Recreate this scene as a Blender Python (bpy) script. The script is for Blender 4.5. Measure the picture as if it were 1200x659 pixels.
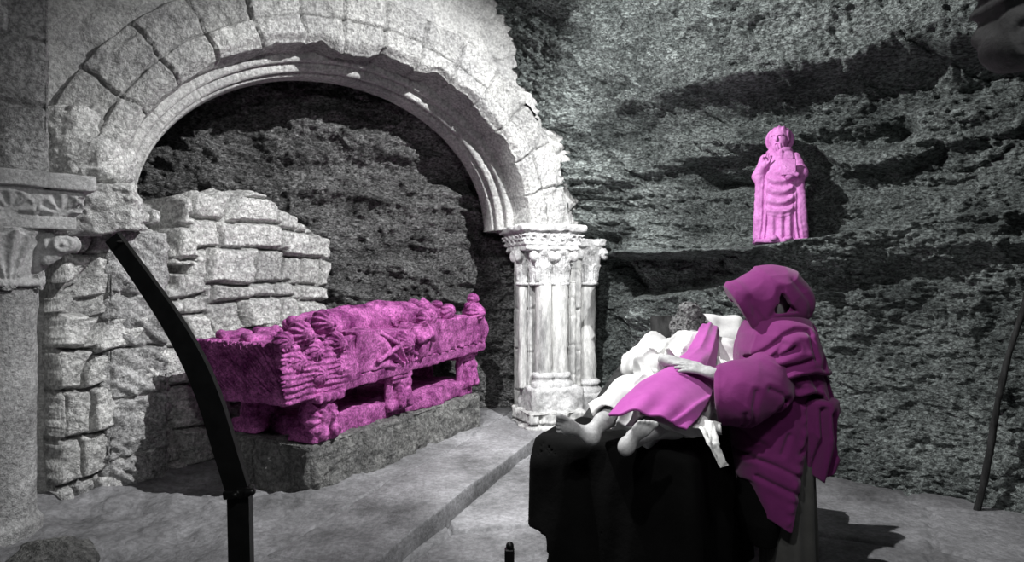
import bpy, math
import numpy as np
from mathutils import Vector
PI = math.pi
rad = math.radians
for o in list(bpy.data.objects): bpy.data.objects.remove(o)
scn = bpy.context.scene
COL = scn.collection
F = 750.0; CX = 600.0; HZ = 329.5; EYE = 1.5

# ------------------------------------------------------------------ camera, light, exposure
cam_d = bpy.data.cameras.new('camera'); cam = bpy.data.objects.new('camera', cam_d); COL.objects.link(cam)
cam.location = (0, 0, EYE); cam.rotation_euler = (rad(90), 0, 0)
cam_d.sensor_width = 36; cam_d.lens = 36 * F / 1200; cam_d.clip_start = .02
scn.camera = cam
scn.view_settings.view_transform = 'Standard'; scn.view_settings.look = 'None'
scn.view_settings.gamma = 1; scn.view_settings.use_curve_mapping = False
scn.view_settings.exposure = 0.15
w = bpy.data.worlds.new('World'); scn.world = w; w.use_nodes = True
bgn = w.node_tree.nodes['Background']; bgn.inputs[0].default_value = (.85, .93, 1, 1); bgn.inputs[1].default_value = .028

def spot(name, loc, target, energy, angle, blend, size):
    l = bpy.data.lights.new(name, 'SPOT'); l.energy = energy; l.spot_size = rad(angle); l.spot_blend = blend
    l.shadow_soft_size = size
    o = bpy.data.objects.new(name, l); COL.objects.link(o); o.location = loc
    d = Vector(target) - Vector(loc); o.rotation_euler = d.to_track_quat('-Z', 'Y').to_euler()
    return o
spot('spotlight_tomb', (1.75, 3.5, 4.55), (-1.15, 6.0, 1.5), 1450, 80, .75, .02)
spot('spotlight_rock', (-.85, 3.45, 4.1), (2.1, 4.6, 2.0), 820, 104, .3, .02)
spot('spotlight_bier', (-.15, 1.2, 2.85), (1.3, 4.2, .9), 110, 66, .6, .03)
spot('spotlight_front', (.5, .2, 3.3), (-1.5, 4.8, 1.9), 110, 115, .6, .15)

# ------------------------------------------------------------------ helpers
def W(px, py, Y): return np.array([(px - CX) / F * Y, Y, EYE + (HZ - py) / F * Y])
U = lambda a: np.asarray(a, float) / np.linalg.norm(a)

def _hash(ix, iy, iz, seed):
    h = (ix * 374761393 + iy * 668265263 + iz * 2147483647 + seed * 974634777) & 0xffffffff
    h = ((h ^ (h >> 13)) * 1274126177) & 0xffffffff
    h = ((h ^ (h >> 16)) * 2246822519) & 0xffffffff
    return ((h ^ (h >> 15)) & 0xffff) / 65535.0
def vnoise(x, y, z, seed=0):
    x, y, z = np.broadcast_arrays(np.asarray(x, float), np.asarray(y, float), np.asarray(z, float))
    ix = np.floor(x).astype(np.int64); iy = np.floor(y).astype(np.int64); iz = np.floor(z).astype(np.int64)
    fx = x - ix; fy = y - iy; fz = z - iz
    fx = fx*fx*fx*(fx*(fx*6-15)+10); fy = fy*fy*fy*(fy*(fy*6-15)+10); fz = fz*fz*fz*(fz*(fz*6-15)+10)
    r = 0
    for a in (0, 1):
        for b in (0, 1):
            for c in (0, 1):
                r = r + _hash(ix+a, iy+b, iz+c, seed) * (fx if a else 1-fx) * (fy if b else 1-fy) * (fz if c else 1-fz)
    return r * 2 - 1
def fbm(x, y, z, o=4, seed=0, g=.5, l=2.03):
    s = 0; a = 1
    for i in range(o):
        s = s + a * vnoise(x, y, z, seed + i); a *= g; x = x*l; y = y*l; z = z*l
    return s
def ridged(x, y, z, o=4, seed=0, g=.5):
    s = 0; a = 1
    for i in range(o):
        s = s + a * (1 - 2*np.abs(vnoise(x, y, z, seed + i))); a *= g; x = x*2.1; y = y*2.1; z = z*2.1
    return s
def cells(x, y, seed=0):
    """2D voronoi: F1, F2-F1, id-random of the nearest cell"""
    ix = np.floor(x).astype(np.int64); iy = np.floor(y).astype(np.int64)
    d1 = np.full(x.shape, 9.); d2 = np.full(x.shape, 9.); rid = np.zeros(x.shape)
    for a in (-1, 0, 1):
        for b in (-1, 0, 1):
            jx = ix+a; jy = iy+b
            px = jx + .1 + .8*_hash(jx, jy, jx*0, seed); py = jy + .1 + .8*_hash(jx, jy, jx*0+1, seed)
            d = np.hypot(px-x, py-y); r = _hash(jx, jy, jx*0+2, seed)
            m = d < d1
            d2 = np.where(m, d1, np.minimum(d2, d)); rid = np.where(m, r, rid); d1 = np.where(m, d, d1)
    return d1, d2-d1, rid
def sstep(a, b, x):
    t = np.clip((x-a)/(b-a), 0, 1); return t*t*(3-2*t)
def interp(x, pts): return np.interp(x, [p[0] for p in pts], [p[1] for p in pts])

def link(name, me, mat=None, parent=None, smooth=True):
    o = bpy.data.objects.new(name, me); COL.objects.link(o)
    if mat: me.materials.append(mat)
    if smooth and len(me.polygons): me.polygons.foreach_set('use_smooth', [True]*len(me.polygons))
    if parent is not None:
        o.parent = parent; o.matrix_parent_inverse = parent.matrix_world.inverted() if False else o.matrix_parent_inverse
        o.location = -Vector(parent.location)
    return o
def mk(name, V, Fc, mat=None, parent=None, smooth=True):
    me = bpy.data.meshes.new(name); V = np.asarray(V, float); 
    if isinstance(Fc, np.ndarray) and Fc.ndim == 2:
        n = len(Fc); k = Fc.shape[1]
        me.vertices.add(len(V)); me.vertices.foreach_set('co', V.ravel().astype(np.float32))
        me.loops.add(n*k); me.loops.foreach_set('vertex_index', Fc.ravel().astype(np.int32))
        me.polygons.add(n); me.polygons.foreach_set('loop_start', np.arange(0, n*k, k, dtype=np.int32))
        me.update(calc_edges=True); me.validate()
    else:
        me.from_pydata([tuple(v) for v in V], [], [tuple(f) for f in Fc]); me.update()
    return link(name, me, mat, parent, smooth)
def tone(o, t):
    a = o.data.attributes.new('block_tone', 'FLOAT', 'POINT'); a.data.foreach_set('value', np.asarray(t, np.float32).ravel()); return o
def empty(name, loc):
    o = bpy.data.objects.new(name, None); COL.objects.link(o); o.location = tuple(float(v) for v in loc); o.empty_display_size = .1
    return o
def tag(o, label, cat, group=None):
    o['label'] = label; o['category'] = cat
    if group: o['group'] = group
    return o
def struct(o): o['kind'] = 'structure'; return o
def rebase(o, loc):
    """put a mesh thing's origin at loc"""
    d = np.array(loc, float); me = o.data
    co = np.empty(len(me.vertices)*3, np.float32); me.vertices.foreach_get('co', co)
    me.vertices.foreach_set('co', (co.reshape(-1, 3)-d).ravel().astype(np.float32)); o.location = tuple(d); return o

def grid_faces(nu, nv, closed_u=False):
    i, j = np.meshgrid(np.arange(nu if closed_u else nu-1), np.arange(nv-1), indexing='ij')
    i2 = (i+1) % nu
    return np.stack([i*nv+j, i2*nv+j, i2*nv+j+1, i*nv+j+1], -1).reshape(-1, 4)

# --- signed-distance modelling
def cap(P, a, b, ra, rb=None):
    rb = ra if rb is None else rb
    a = np.asarray(a, float); b = np.asarray(b, float); d = b-a; L = max(d@d, 1e-9)
    q = [P[i]-a[i] for i in range(3)]
    h = np.clip((q[0]*d[0]+q[1]*d[1]+q[2]*d[2])/L, 0, 1)
    return np.sqrt((q[0]-d[0]*h)**2+(q[1]-d[1]*h)**2+(q[2]-d[2]*h)**2) - (ra+(rb-ra)*h)
def loc(P, c, ax=None):
    q = [P[i]-c[i] for i in range(3)]
    if ax is None: return q
    return [q[0]*a[0]+q[1]*a[1]+q[2]*a[2] for a in ax]
def ell(P, c, r, ax=None):
    q = loc(P, c, ax)
    k0 = np.sqrt(sum((q[i]/r[i])**2 for i in range(3))); k1 = np.sqrt(sum((q[i]/r[i]**2)**2 for i in range(3)))+1e-9
    return k0*(k0-1)/k1
def box(P, c, h, rd=0., ax=None):
    q = loc(P, c, ax); q = [np.abs(q[i])-h[i]+rd for i in range(3)]
    return np.sqrt(sum(np.maximum(v, 0)**2 for v in q)) + np.minimum(np.maximum(q[0], np.maximum(q[1], q[2])), 0) - rd
def smin(a, b, k):
    h = np.clip(.5+.5*(b-a)/k, 0, 1); return b*(1-h)+a*h-k*h*(1-h)
def smax(a, b, k): return -smin(-a, -b, k)
def chain(P, pts, k=.03):
    d = None
    for i in range(len(pts)-1):
        c = cap(P, pts[i][0], pts[i+1][0], pts[i][1], pts[i+1][1]); d = c if d is None else smin(d, c, k)
    return d
def sdf(fn, lo, hi, h, name, mat=None, parent=None, margin=1.6, pos=None, B=10):
    lo = np.array(lo, float); hi = np.array(hi, float)
    n = np.maximum(((hi-lo)/h).astype(int)//B+1, 1); N = n*B+1
    ctr = [lo[i]+(np.arange(n[i])+.5)*B*h for i in range(3)]
    Cg = np.meshgrid(*ctr, indexing='ij'); c0 = fn([g.ravel() for g in Cg]).reshape(n)
    V = np.repeat(np.repeat(np.repeat(c0, B, 0), B, 1), B, 2)
    V = np.pad(V, ((0, 1),)*3, mode='edge').astype(np.float32)
    R = B*h*.5*1.733*margin
    near = np.argwhere(np.abs(c0) < R)
    a = np.arange(B+1)*h
    off = np.meshgrid(a, a, a, indexing='ij')
    CH = 400
    for s in range(0, len(near), CH):
        nb = near[s:s+CH]; base = lo+nb*B*h
        P = [off[i][None]+base[:, i][:, None, None, None] for i in range(3)]
        v = fn(P)
        for m, (x, y, z) in enumerate(nb): V[x*B:x*B+B+1, y*B:y*B+B+1, z*B:z*B+B+1] = v[m]
    V[0] = V[-1] = 1; V[:, 0] = V[:, -1] = 1; V[:, :, 0] = V[:, :, -1] = 1
    S = V < 0
    cs = S[:-1, :-1, :-1].astype(np.int8)
    tot = np.zeros(np.array(S.shape)-1, np.int8)
    for x in (0, 1):
        for y in (0, 1):
            for z in (0, 1): tot += S[x:S.shape[0]-1+x, y:S.shape[1]-1+y, z:S.shape[2]-1+z]
    act = (tot > 0) & (tot < 8)
    idx = np.argwhere(act); vid = np.full(act.shape, -1, np.int64); vid[act] = np.arange(len(idx))
    acc = np.zeros((len(idx), 3)); cnt = np.zeros(len(idx))
    cor = [(x, y, z) for x in (0, 1) for y in (0, 1) for z in (0, 1)]
    vals = {c: V[idx[:, 0]+c[0], idx[:, 1]+c[1], idx[:, 2]+c[2]] for c in cor}
    for c in cor:
        for ax in range(3):
            if c[ax]: continue
            d = list(c); d[ax] = 1; d = tuple(d)
            va, vb = vals[c], vals[d]; m = (va < 0) != (vb < 0)
            t = np.where(m, va/np.where(m, va-vb, 1), 0)
            p = np.array(c, float)[None].repeat(len(idx), 0); p[:, ax] += t
            acc += p*m[:, None]; cnt += m
    verts = lo+(idx+acc/np.maximum(cnt, 1)[:, None])*h
    quads = []
    for ax in range(3):
        o1, o2 = [(1, 2), (2, 0), (0, 1)][ax]
        sl = [slice(1, -1)]*3; sl[ax] = slice(0, -1); sl2 = list(sl); sl2[ax] = slice(1, None)
        A = S[tuple(sl)]; Bm = S[tuple(sl2)]
        e = np.argwhere(A != Bm); st = A[tuple(e.T)]
        g = e.copy(); 
        for q in range(3):
            if q != ax: g[:, q] += 1
        def at(d1, d2):
            k = g.copy(); k[:, o1] -= d1; k[:, o2] -= d2; return vid[tuple(k.T)]
        q = np.stack([at(1, 1), at(0, 1), at(0, 0), at(1, 0)], -1)
        q[~st] = q[~st][:, ::-1]; quads.append(q)
    Q = np.concatenate(quads); Q = Q[(Q >= 0).all(1)]
    o = mk(name, verts, Q, mat, parent)
    if pos is not None: rebase(o, pos)
    return o

# ------------------------------------------------------------------ materials
def lin(c): return tuple((v/12.92 if v <= .04045 else ((v+.055)/1.055)**2.4) for v in c)
def material(name, dark, light, scale=6, contrast=(.35, .65), rough=.9, bump=.5, bscale=30, bdist=.02, speck=0., stretch=(1, 1, 1), spec=.3, weave=False, crack=0., cscale=6, cstretch=(1, 1, 2.2), tint=False):
    m = bpy.data.materials.new(name); m.use_nodes = True; nt = m.node_tree; N = nt.nodes; L = nt.links
    b = N['Principled BSDF']; b.inputs['Roughness'].default_value = rough; b.inputs['Specular IOR Level'].default_value = spec
    g = N.new('ShaderNodeNewGeometry')
    mp = N.new('ShaderNodeMapping'); mp.inputs['Scale'].default_value = stretch; L.new(g.outputs['Position'], mp.inputs['Vector'])
    n1 = N.new('ShaderNodeTexNoise'); n1.inputs['Scale'].default_value = scale; n1.inputs['Detail'].default_value = 10; n1.inputs['Roughness'].default_value = .68
    L.new(mp.outputs[0], n1.inputs['Vector'])
    r = N.new('ShaderNodeValToRGB'); r.color_ramp.elements[0].position = contrast[0]; r.color_ramp.elements[1].position = contrast[1]
    r.color_ramp.elements[0].color = (*lin(dark), 1); r.color_ramp.elements[1].color = (*lin(light), 1)
    L.new(n1.outputs['Fac'], r.inputs['Fac'])
    n2 = N.new('ShaderNodeTexNoise'); n2.inputs['Scale'].default_value = bscale; n2.inputs['Detail'].default_value = 8; n2.inputs['Roughness'].default_value = .65
    L.new(mp.outputs[0], n2.inputs['Vector'])
    out = r.outputs['Color']
    if speck > 0:
        n3 = N.new('ShaderNodeTexNoise'); n3.inputs['Scale'].default_value = bscale*.9; n3.inputs['Detail'].default_value = 6; n3.inputs['Roughness'].default_value = .7
        L.new(mp.outputs[0], n3.inputs['Vector'])
        mr = N.new('ShaderNodeMapRange'); mr.inputs['From Min'].default_value = .41; mr.inputs['From Max'].default_value = .59
        mr.inputs['To Min'].default_value = 1-speck; mr.inputs['To Max'].default_value = 1+speck
        L.new(n3.outputs['Fac'], mr.inputs['Value'])
        mx = N.new('ShaderNodeVectorMath'); mx.operation = 'SCALE'; L.new(out, mx.inputs[0]); L.new(mr.outputs[0], mx.inputs['Scale']); out = mx.outputs[0]
    hsrc = n2.outputs['Fac']
    if crack > 0:
        m3 = N.new('ShaderNodeMapping'); m3.inputs['Scale'].default_value = cstretch; m3.inputs['Rotation'].default_value = (.12, .1, .0); L.new(g.outputs['Position'], m3.inputs['Vector'])
        hs = None
        for sc_, wd_, wt_ in ((cscale, .035, 1.), (cscale*2.7, .05, .7)):
            nn = N.new('ShaderNodeTexNoise'); nn.inputs['Scale'].default_value = sc_; nn.inputs['Detail'].default_value = 5; nn.inputs['Roughness'].default_value = .6; L.new(m3.outputs[0], nn.inputs['Vector'])
            sb_ = N.new('ShaderNodeMath'); sb_.operation = 'SUBTRACT'; sb_.inputs[1].default_value = .5; L.new(nn.outputs['Fac'], sb_.inputs[0])
            ab = N.new('ShaderNodeMath'); ab.operation = 'ABSOLUTE'; L.new(sb_.outputs[0], ab.inputs[0])
            mr2 = N.new('ShaderNodeMapRange'); mr2.inputs['From Min'].default_value = 0; mr2.inputs['From Max'].default_value = wd_; mr2.inputs['To Min'].default_value = 1-wt_; mr2.inputs['To Max'].default_value = 1
            L.new(ab.outputs[0], mr2.inputs['Value'])
            if hs is None: hs = mr2.outputs[0]
            else:
                mm = N.new('ShaderNodeMath'); mm.operation = 'MULTIPLY'; L.new(hs, mm.inputs[0]); L.new(mr2.outputs[0], mm.inputs[1]); hs = mm.outputs[0]
        cm = N.new('ShaderNodeMapRange'); cm.inputs['To Min'].default_value = 1-crack*.75; cm.inputs['To Max'].default_value = 1; L.new(hs, cm.inputs['Value'])
        vm = N.new('ShaderNodeVectorMath'); vm.operation = 'SCALE'; L.new(out, vm.inputs[0]); L.new(cm.outputs[0], vm.inputs['Scale']); out = vm.outputs[0]
        ad = N.new('ShaderNodeMath'); ad.operation = 'MULTIPLY_ADD'; ad.inputs[1].default_value = crack*.8; L.new(hs, ad.inputs[0]); L.new(n2.outputs['Fac'], ad.inputs[2]); hsrc = ad.outputs[0]
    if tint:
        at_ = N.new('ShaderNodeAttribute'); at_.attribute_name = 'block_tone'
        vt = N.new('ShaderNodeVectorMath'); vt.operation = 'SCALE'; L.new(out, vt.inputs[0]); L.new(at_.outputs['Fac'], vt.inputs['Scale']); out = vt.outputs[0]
    L.new(out, b.inputs['Base Color'])
    bp = N.new('ShaderNodeBump'); bp.inputs['Strength'].default_value = bump; bp.inputs['Distance'].default_value = bdist
    L.new(hsrc, bp.inputs['Height']); L.new(bp.outputs[0], b.inputs['Normal'])
    if weave:
        w2 = N.new('ShaderNodeTexNoise'); w2.inputs['Scale'].default_value = 420; L.new(g.outputs['Position'], w2.inputs['Vector'])
        b2 = N.new('ShaderNodeBump'); b2.inputs['Strength'].default_value = .35; b2.inputs['Distance'].default_value = .003
        L.new(w2.outputs['Fac'], b2.inputs['Height']); L.new(bp.outputs[0], b2.inputs['Normal']); L.new(b2.outputs[0], b.inputs['Normal'])
        b.inputs['Sheen Weight'].default_value = .15
    return m
M = {}
M['rock'] = material('cave_rock', (.36, .385, .38), (.64, .67, .66), 1.6, (.35, .65), bump=1, bscale=36, bdist=.06, speck=.62, stretch=(1, 1, 1.6), crack=.45, cscale=4.5, cstretch=(1, 1, 2.6))
M['backrock'] = material('niche_rock', (.36, .36, .36), (.62, .62, .62), 1.6, (.35, .65), bump=1, bscale=32, bdist=.06, speck=.65, stretch=(1, 1, 1.6), crack=.5, cscale=5, cstretch=(1, 1, 2.2))
M['arch'] = material('arch_limestone', (.64, .64, .64), (.80, .80, .79), 1.8, (.35, .65), bump=1, bscale=42, bdist=.028, speck=.34, crack=.16, cscale=7, cstretch=(1, 1, 1), tint=True)
M['rubble'] = material('rubble_stone', (.72, .72, .72), (.92, .92, .91), 2, (.35, .65), bump=1, bscale=38, bdist=.03, speck=.36, crack=.22, cscale=8, cstretch=(1, 1, 1.2), tint=True)
M['pier'] = material('tooled_stone', (.56, .56, .56), (.78, .78, .78), 2.5, (.35, .65), bump=1, bscale=44, bdist=.03, speck=.42, crack=.15, cscale=8, cstretch=(1, 1, 1), tint=True)
M['column'] = material('column_stone', (.52, .52, .52), (.86, .86, .85), 4, (.36, .64), bump=.7, bscale=44, bdist=.010, speck=.15, stretch=(1.5, 1.5, .35), crack=.12, cscale=8, cstretch=(1, 1, .5))
M['capital'] = material('capital_stone', (.60, .60, .60), (.82, .82, .82), 6, (.35, .65), bump=.8, bscale=60, bdist=.010, speck=.18, crack=.1, cscale=12, cstretch=(1, 1, 1))
M['plinth'] = material('plinth_stone', (.38, .38, .38), (.58, .58, .57), 3, (.35, .65), bump=1, bscale=38, bdist=.03, speck=.38, crack=.25, cscale=8, cstretch=(1, 1, 1))
M['floor'] = material('floor_stone', (.34, .34, .345), (.60, .60, .61), 1.1, (.35, .65), bump=.8, bscale=34, bdist=.012, speck=.18, crack=.14, cscale=3, cstretch=(1.6, .6, 1))
M['tomb'] = material('tomb_stone', (.40, .13, .36), (.78, .44, .71), 7, (.36, .64), bump=.8, bscale=60, bdist=.010, speck=.38, crack=.25, cscale=14, cstretch=(1, 1, 1))
M['rough'] = material('broken_stone', (.72, .72, .72), (.92, .92, .91), 2, (.35, .65), bump=1, bscale=38, bdist=.03, speck=.36, crack=.22, cscale=8, cstretch=(1, 1, 1.2))
M['shaftstone'] = material('shaft_stone', (.56, .56, .56), (.78, .78, .78), 2.5, (.35, .65), bump=1, bscale=44, bdist=.022, speck=.28, crack=.15, cscale=8, cstretch=(1, 1, 1))
M['plainstone'] = material('arch_stone_plain', (.64, .64, .64), (.80, .80, .79), 1.8, (.35, .65), bump=1, bscale=42, bdist=.02, speck=.25, crack=.16, cscale=7, cstretch=(1, 1, 1))
M['statue'] = material('statue_stone', (.70, .41, .66), (.87, .59, .84), 9, (.3, .7), bump=.35, bscale=70, bdist=.004, speck=.1)
M['purple'] = material('purple_wool', (.38, .125, .34), (.45, .175, .40), 4, (.3, .7), bump=.3, bscale=60, bdist=.004, weave=True, spec=.15)
M['mauve'] = material('mauve_cloth', (.56, .24, .52), (.67, .33, .62), 4, (.3, .7), bump=.3, bscale=60, bdist=.004, weave=True, spec=.15)
M['white'] = material('white_linen', (.74, .74, .74), (.86, .86, .85), 6, (.3, .7), bump=.4, bscale=25, bdist=.01, weave=True, spec=.15)
M['black'] = material('black_cloth', (.02, .02, .02), (.05, .05, .05), 4, bump=.4, bscale=20, bdist=.01, spec=.1, weave=False)
M['grey'] = material('grey_cloth', (.26, .26, .25), (.33, .33, .32), 4, bump=.3, bscale=30, bdist=.006, weave=True, spec=.15)
M['skin'] = material('skin', (.55, .55, .55), (.72, .72, .72), 14, (.3, .7), rough=.55, bump=.45, bscale=90, bdist=.003, speck=.1)
M['hair'] = material('curly_hair', (.14, .14, .14), (.55, .55, .55), 60, (.35, .65), bump=1, bscale=120, bdist=.01, rough=.6)
M['metal'] = material('dark_metal', (.03, .03, .03), (.09, .09, .09), 20, rough=.45, bump=.15, bscale=80, bdist=.003, spec=.5)
M['wood'] = material('dark_wood', (.06, .06, .06), (.22, .22, .22), 20, bump=.8, bscale=60, bdist=.006, stretch=(1, 1, .2))
M['darkstone'] = material('dark_stone', (.40, .40, .40), (.60, .60, .60), 5, bump=.6, bscale=30, bdist=.01)

# ------------------------------------------------------------------ floor
STEP_A = np.array([-.727, 3.41]); STEP_B = np.array([.34, 6.41]); SD = U(STEP_B-STEP_A); SN = np.array([SD[1], -SD[0]])
def floor_h(x, y):
    s = (x-STEP_A[0])*SN[0]+(y-STEP_A[1])*SN[1]; t = (x-STEP_A[0])*SD[0]+(y-STEP_A[1])*SD[1]
    s = s + .008*fbm(t*2.5, 0*t, 0*t, 3, 5)
    lo = -.085 + .012*fbm(x*1.5, y*1.5, 0*x, 4, 8)
    c1, e, r = cells(s*1.4+3, t*.9, 4); lo = lo + .012*(r-.5) - .03*(1-sstep(0, .05, e))
    up = .012*fbm(x*1.1, y*1.1, 0*x, 4, 9)
    # long slabs of the threshold next to the step
    slab = (s > -.62)
    jt = np.abs(((t/1.35+.1) % 1)-.5); up = up - .02*slab*(1-sstep(0, .008, np.abs(jt-.5)*1.35/1))
    up = up - .03*(1-sstep(0, .03, np.abs(s+.62+.03*fbm(t*2, 0*t, 0*t, 3, 6)))) + .015*slab
    # rough ground rising to the left piers
    dl = (x+2.55) + (4.2-y)*.25
    rise = sstep(.2, -1.2, dl)*.12
    rough = sstep(-.5, -1.2, s)*(.03*fbm(x*3, y*3, 0*x, 5, 12)+.02*ridged(x*2+y, y*2-x, 0*x, 4, 13))
    up = up+rise+rough
    return up*(1-sstep(-.006, .006, s)) + lo*sstep(-.006, .006, s) - .05*(1-sstep(0, .018, np.abs(s-.012)))
sg_ = np.concatenate([np.linspace(-4.6, -.7, 260)[:-1], np.linspace(-.7, -.05, 90)[:-1], np.linspace(-.05, .06, 56)[:-1], np.linspace(.06, 1.6, 170)[:-1], np.linspace(1.6, 7.2, 160)])
tg_ = np.concatenate([np.linspace(-5.6, -1.4, 60)[:-1], np.linspace(-1.4, 3.6, 460)[:-1], np.linspace(3.6, 7, 60)])
S_, T_ = np.meshgrid(sg_, tg_, indexing='ij'); X = STEP_A[0]+SN[0]*S_+SD[0]*T_; Y = STEP_A[1]+SN[1]*S_+SD[1]*T_; Z = floor_h(X, Y)
struct(mk('floor', np.stack([X, Y, Z], -1).reshape(-1, 3), grid_faces(len(sg_), len(tg_)), M['floor']))

# ------------------------------------------------------------------ right rock wall
RO = np.array([.5, 7.3]); RU = U([.74, -.67]); RN = np.array([-RU[1]*-1*-1, 0])
RN = np.array([RU[1], -RU[0]])   # towards the camera
def on_rock(px, py, off=0.):
    k = (px-CX)/F; o = RO+RN*off
    u = (k*o[1]-o[0])/(RU[0]-k*RU[1]); p = o+RU*u
    return u, EYE+(HZ-py)/F*p[1], p
def rline(pts, off=0.):
    r = sorted([on_rock(a, b, off)[:2] for a, b in pts]); return lambda u: np.interp(u, [q[0] for q in r], [q[1] for q in r])
lip = rline([(600, 300), (700, 297), (860, 293), (1000, 275), (1100, 262), (1250, 225)])
und = rline([(600, 352), (700, 352), (800, 345), (860, 330), (950, 312), (1250, 262)], -.15)
ntop = rline([(600, 250), (690, 228), (800, 190), (880, 176), (950, 172), (1000, 206), (1200, 150), (1260, 130)])
bul = rline([(560, 190), (713, 131), (883, 97), (980, 85), (1043, 68), (1145, 53), (1250, 40)], .5)
cav = rline([(900, 165), (1020, 152), (1060, 140), (1250, 90)], .1)
niche_l = rline([(790, 210), (840, 202), (900, 205)], .1)
uof = lambda px: on_rock(px, 300)[0]
def rock_off(u, z):
    wz = z + .05*fbm(u*1.2, z*1.5, 0*u, 4, 31)
    l1 = interp(z, [(-1, .25), (0, .12), (.5, .0), (1, -.1), (1.6, -.08), (2, 0), (3, .34), (3.6, .62), (4.3, .95), (5.0, 1.5), (5.6, 2.4), (6, 3.6)])
    l2 = interp(z, [(-1, .3), (0, .15), (.5, .02), (1, -.05), (1.45, .02), (1.75, .12), (2.0, .0), (2.5, -.05), (2.95, .0), (3.3, .2), (3.7, .5), (4.3, .95), (5.0, 1.5), (5.6, 2.4), (6, 3.6)])
    bl_ = sstep(.1, 1.3, u); o = l1*(1-bl_)+l2*bl_
    o = o + sstep(lip(u)-.42, lip(u)-.14, wz)*sstep(lip(u)+.015, lip(u)-.03, wz)*interp(u, [(uof(690), .12), (uof(800), .26), (uof(870), .38), (uof(960), .38), (uof(1050), .22), (uof(1200), .08)])
    o = o - .42*sstep(2.2, 1.85, z)*sstep(-.9, -.4, u)*sstep(1.05, .6, u)
    # recess below the ledge lip on the left
    m = sstep(und(u)-.06, und(u)+.05, wz)*sstep(lip(u)-.02, lip(u)-.1, wz)
    dep = interp(u, [(uof(680), .0), (uof(705), .5), (uof(840), .5), (uof(900), .12), (uof(1000), .04)])
    o = o - m*dep
    # ledge nose
    o = o + .12*np.exp(-((wz-lip(u)+.06)/.12)**2)*interp(u, [(uof(690), .6), (uof(860), 1), (uof(1000), .9), (uof(1150), .3)])
    # statue niche
    m = sstep(lip(u)-.02, lip(u)+.02, wz)*sstep(ntop(u)+.08, ntop(u)-.04, wz)
    dep = interp(u, [(uof(785), .02), (uof(812), .26), (uof(870), .2), (uof(960), .24), (uof(1003), .24), (uof(1040), .14), (uof(1200), .12)])
    o = o - m*dep
    hgt = np.clip(wz-lip(u), 0, .25)*m ; o = o - hgt*.1
    # layer above the niche, stepping out
    m2 = sstep(ntop(u)+.0, ntop(u)+.05, wz)*sstep(bul(u)+.0, bul(u)-.3, wz)
    o = o + .07*m2
    # upper cavity
    m3 = np.exp(-((wz-cav(u))/.10)**2)*sstep(uof(915), uof(990), u)*sstep(uof(1085), uof(1045), u)
    o = o - .5*m3
    m6 = np.exp(-((wz-niche_l(u))/.07)**2)*sstep(uof(795), uof(815), u)*sstep(uof(895), uof(880), u); o = o - .32*m6
    # band undercut and the great bulge above
    m4 = sstep(bul(u)-.03, bul(u)+.10, wz)
    o = o + m4*interp(u, [(uof(600), 0), (uof(720), .10), (uof(880), .34), (uof(1200), .46)])
    m5 = np.exp(-((wz-bul(u)+.16)/.13)**2)*interp(u, [(uof(700), .06), (uof(880), .26), (uof(1200), .3)])
    o = o - m5
    # strata and grain
    sl = z + .12*u
    st = ridged(u*.8, sl*5.5, 0*u, 5, 41)
    o = o + .045*st*sstep(3.3, 2.6, z)*(.35+.65*sstep(1.0, 1.9, z)) + .07*fbm(u*1.3, z*1.5, 0*u, 3, 44) + .03*fbm(u*6, z*8, 0*u, 4, 45) + .022*ridged(u*7+z*3, z*11, 0*u, 4, 46)*sstep(.4, 1, z)
    d, e, r = cells(u*1.5+.3*fbm(u*2, z*2, 0*u, 2, 3), sl*3.2, 47); o = o + .07*(r-.5)*sstep(.8, 1.3, z)*sstep(3.2, 2.8, z)
    fl = sstep(3.0, 3.6, z)
    o = o + fl*.02*ridged(u*5+z*5, z*6-u*2, 0*u, 4, 48)
    # angular blocks and flakes
    up_ = .35+.65*sstep(.9, 1.7, z)
    d, e, r = cells(u*2.6+.5*fbm(u*1.5, z*3, 0*u, 3, 53), (z+.13*u)*6.5+.5*fbm(u*3, z*2, 0*u, 3, 54), 55); o = o + .075*(r-.5)*up_ - .03*(1-sstep(0, .06, e))*up_
    d, e, r = cells(u*7+.4*fbm(u*5, z*5, 0*u, 2, 56), (z+.13*u)*13, 57); o = o + .030*(r-.5) + .012*(.5-d)
    k = (z+.16*u)*4.2+.8*fbm(u*.7, z*.7, 0*u, 3, 58); fr_ = k-np.floor(k); o = o + .06*(fr_-.5)*sstep(1.6, 2.0, z)*sstep(3.2, 2.9, z)
    o = o + .014*ridged(u*16+z*4, z*22, 0*u, 2, 49) + .014*vnoise(u*30, z*34, 0*u, 52)
    return o
nu, nv = 620, 640
uu = np.linspace(-1.3, 6.3, nu); zz = np.concatenate([np.linspace(-.3, 4.6, 560), np.linspace(4.6, 6, 81)[1:]]); nv = len(zz)
Ug, Zg = np.meshgrid(uu, zz, indexing='ij'); Og = rock_off(Ug, Zg)
Vr = np.stack([RO[0]+RU[0]*Ug+RN[0]*Og, RO[1]+RU[1]*Ug+RN[1]*Og, Zg], -1)
struct(mk('wall_right', Vr.reshape(-1, 3), grid_faces(nu, nv), M['rock']))
def rock_pt(u, z):
    o = rock_off(np.array([u], float), np.array([z], float))[0]; return np.array([RO[0]+RU[0]*u+RN[0]*o, RO[1]+RU[1]*u+RN[1]*o, z])

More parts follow.
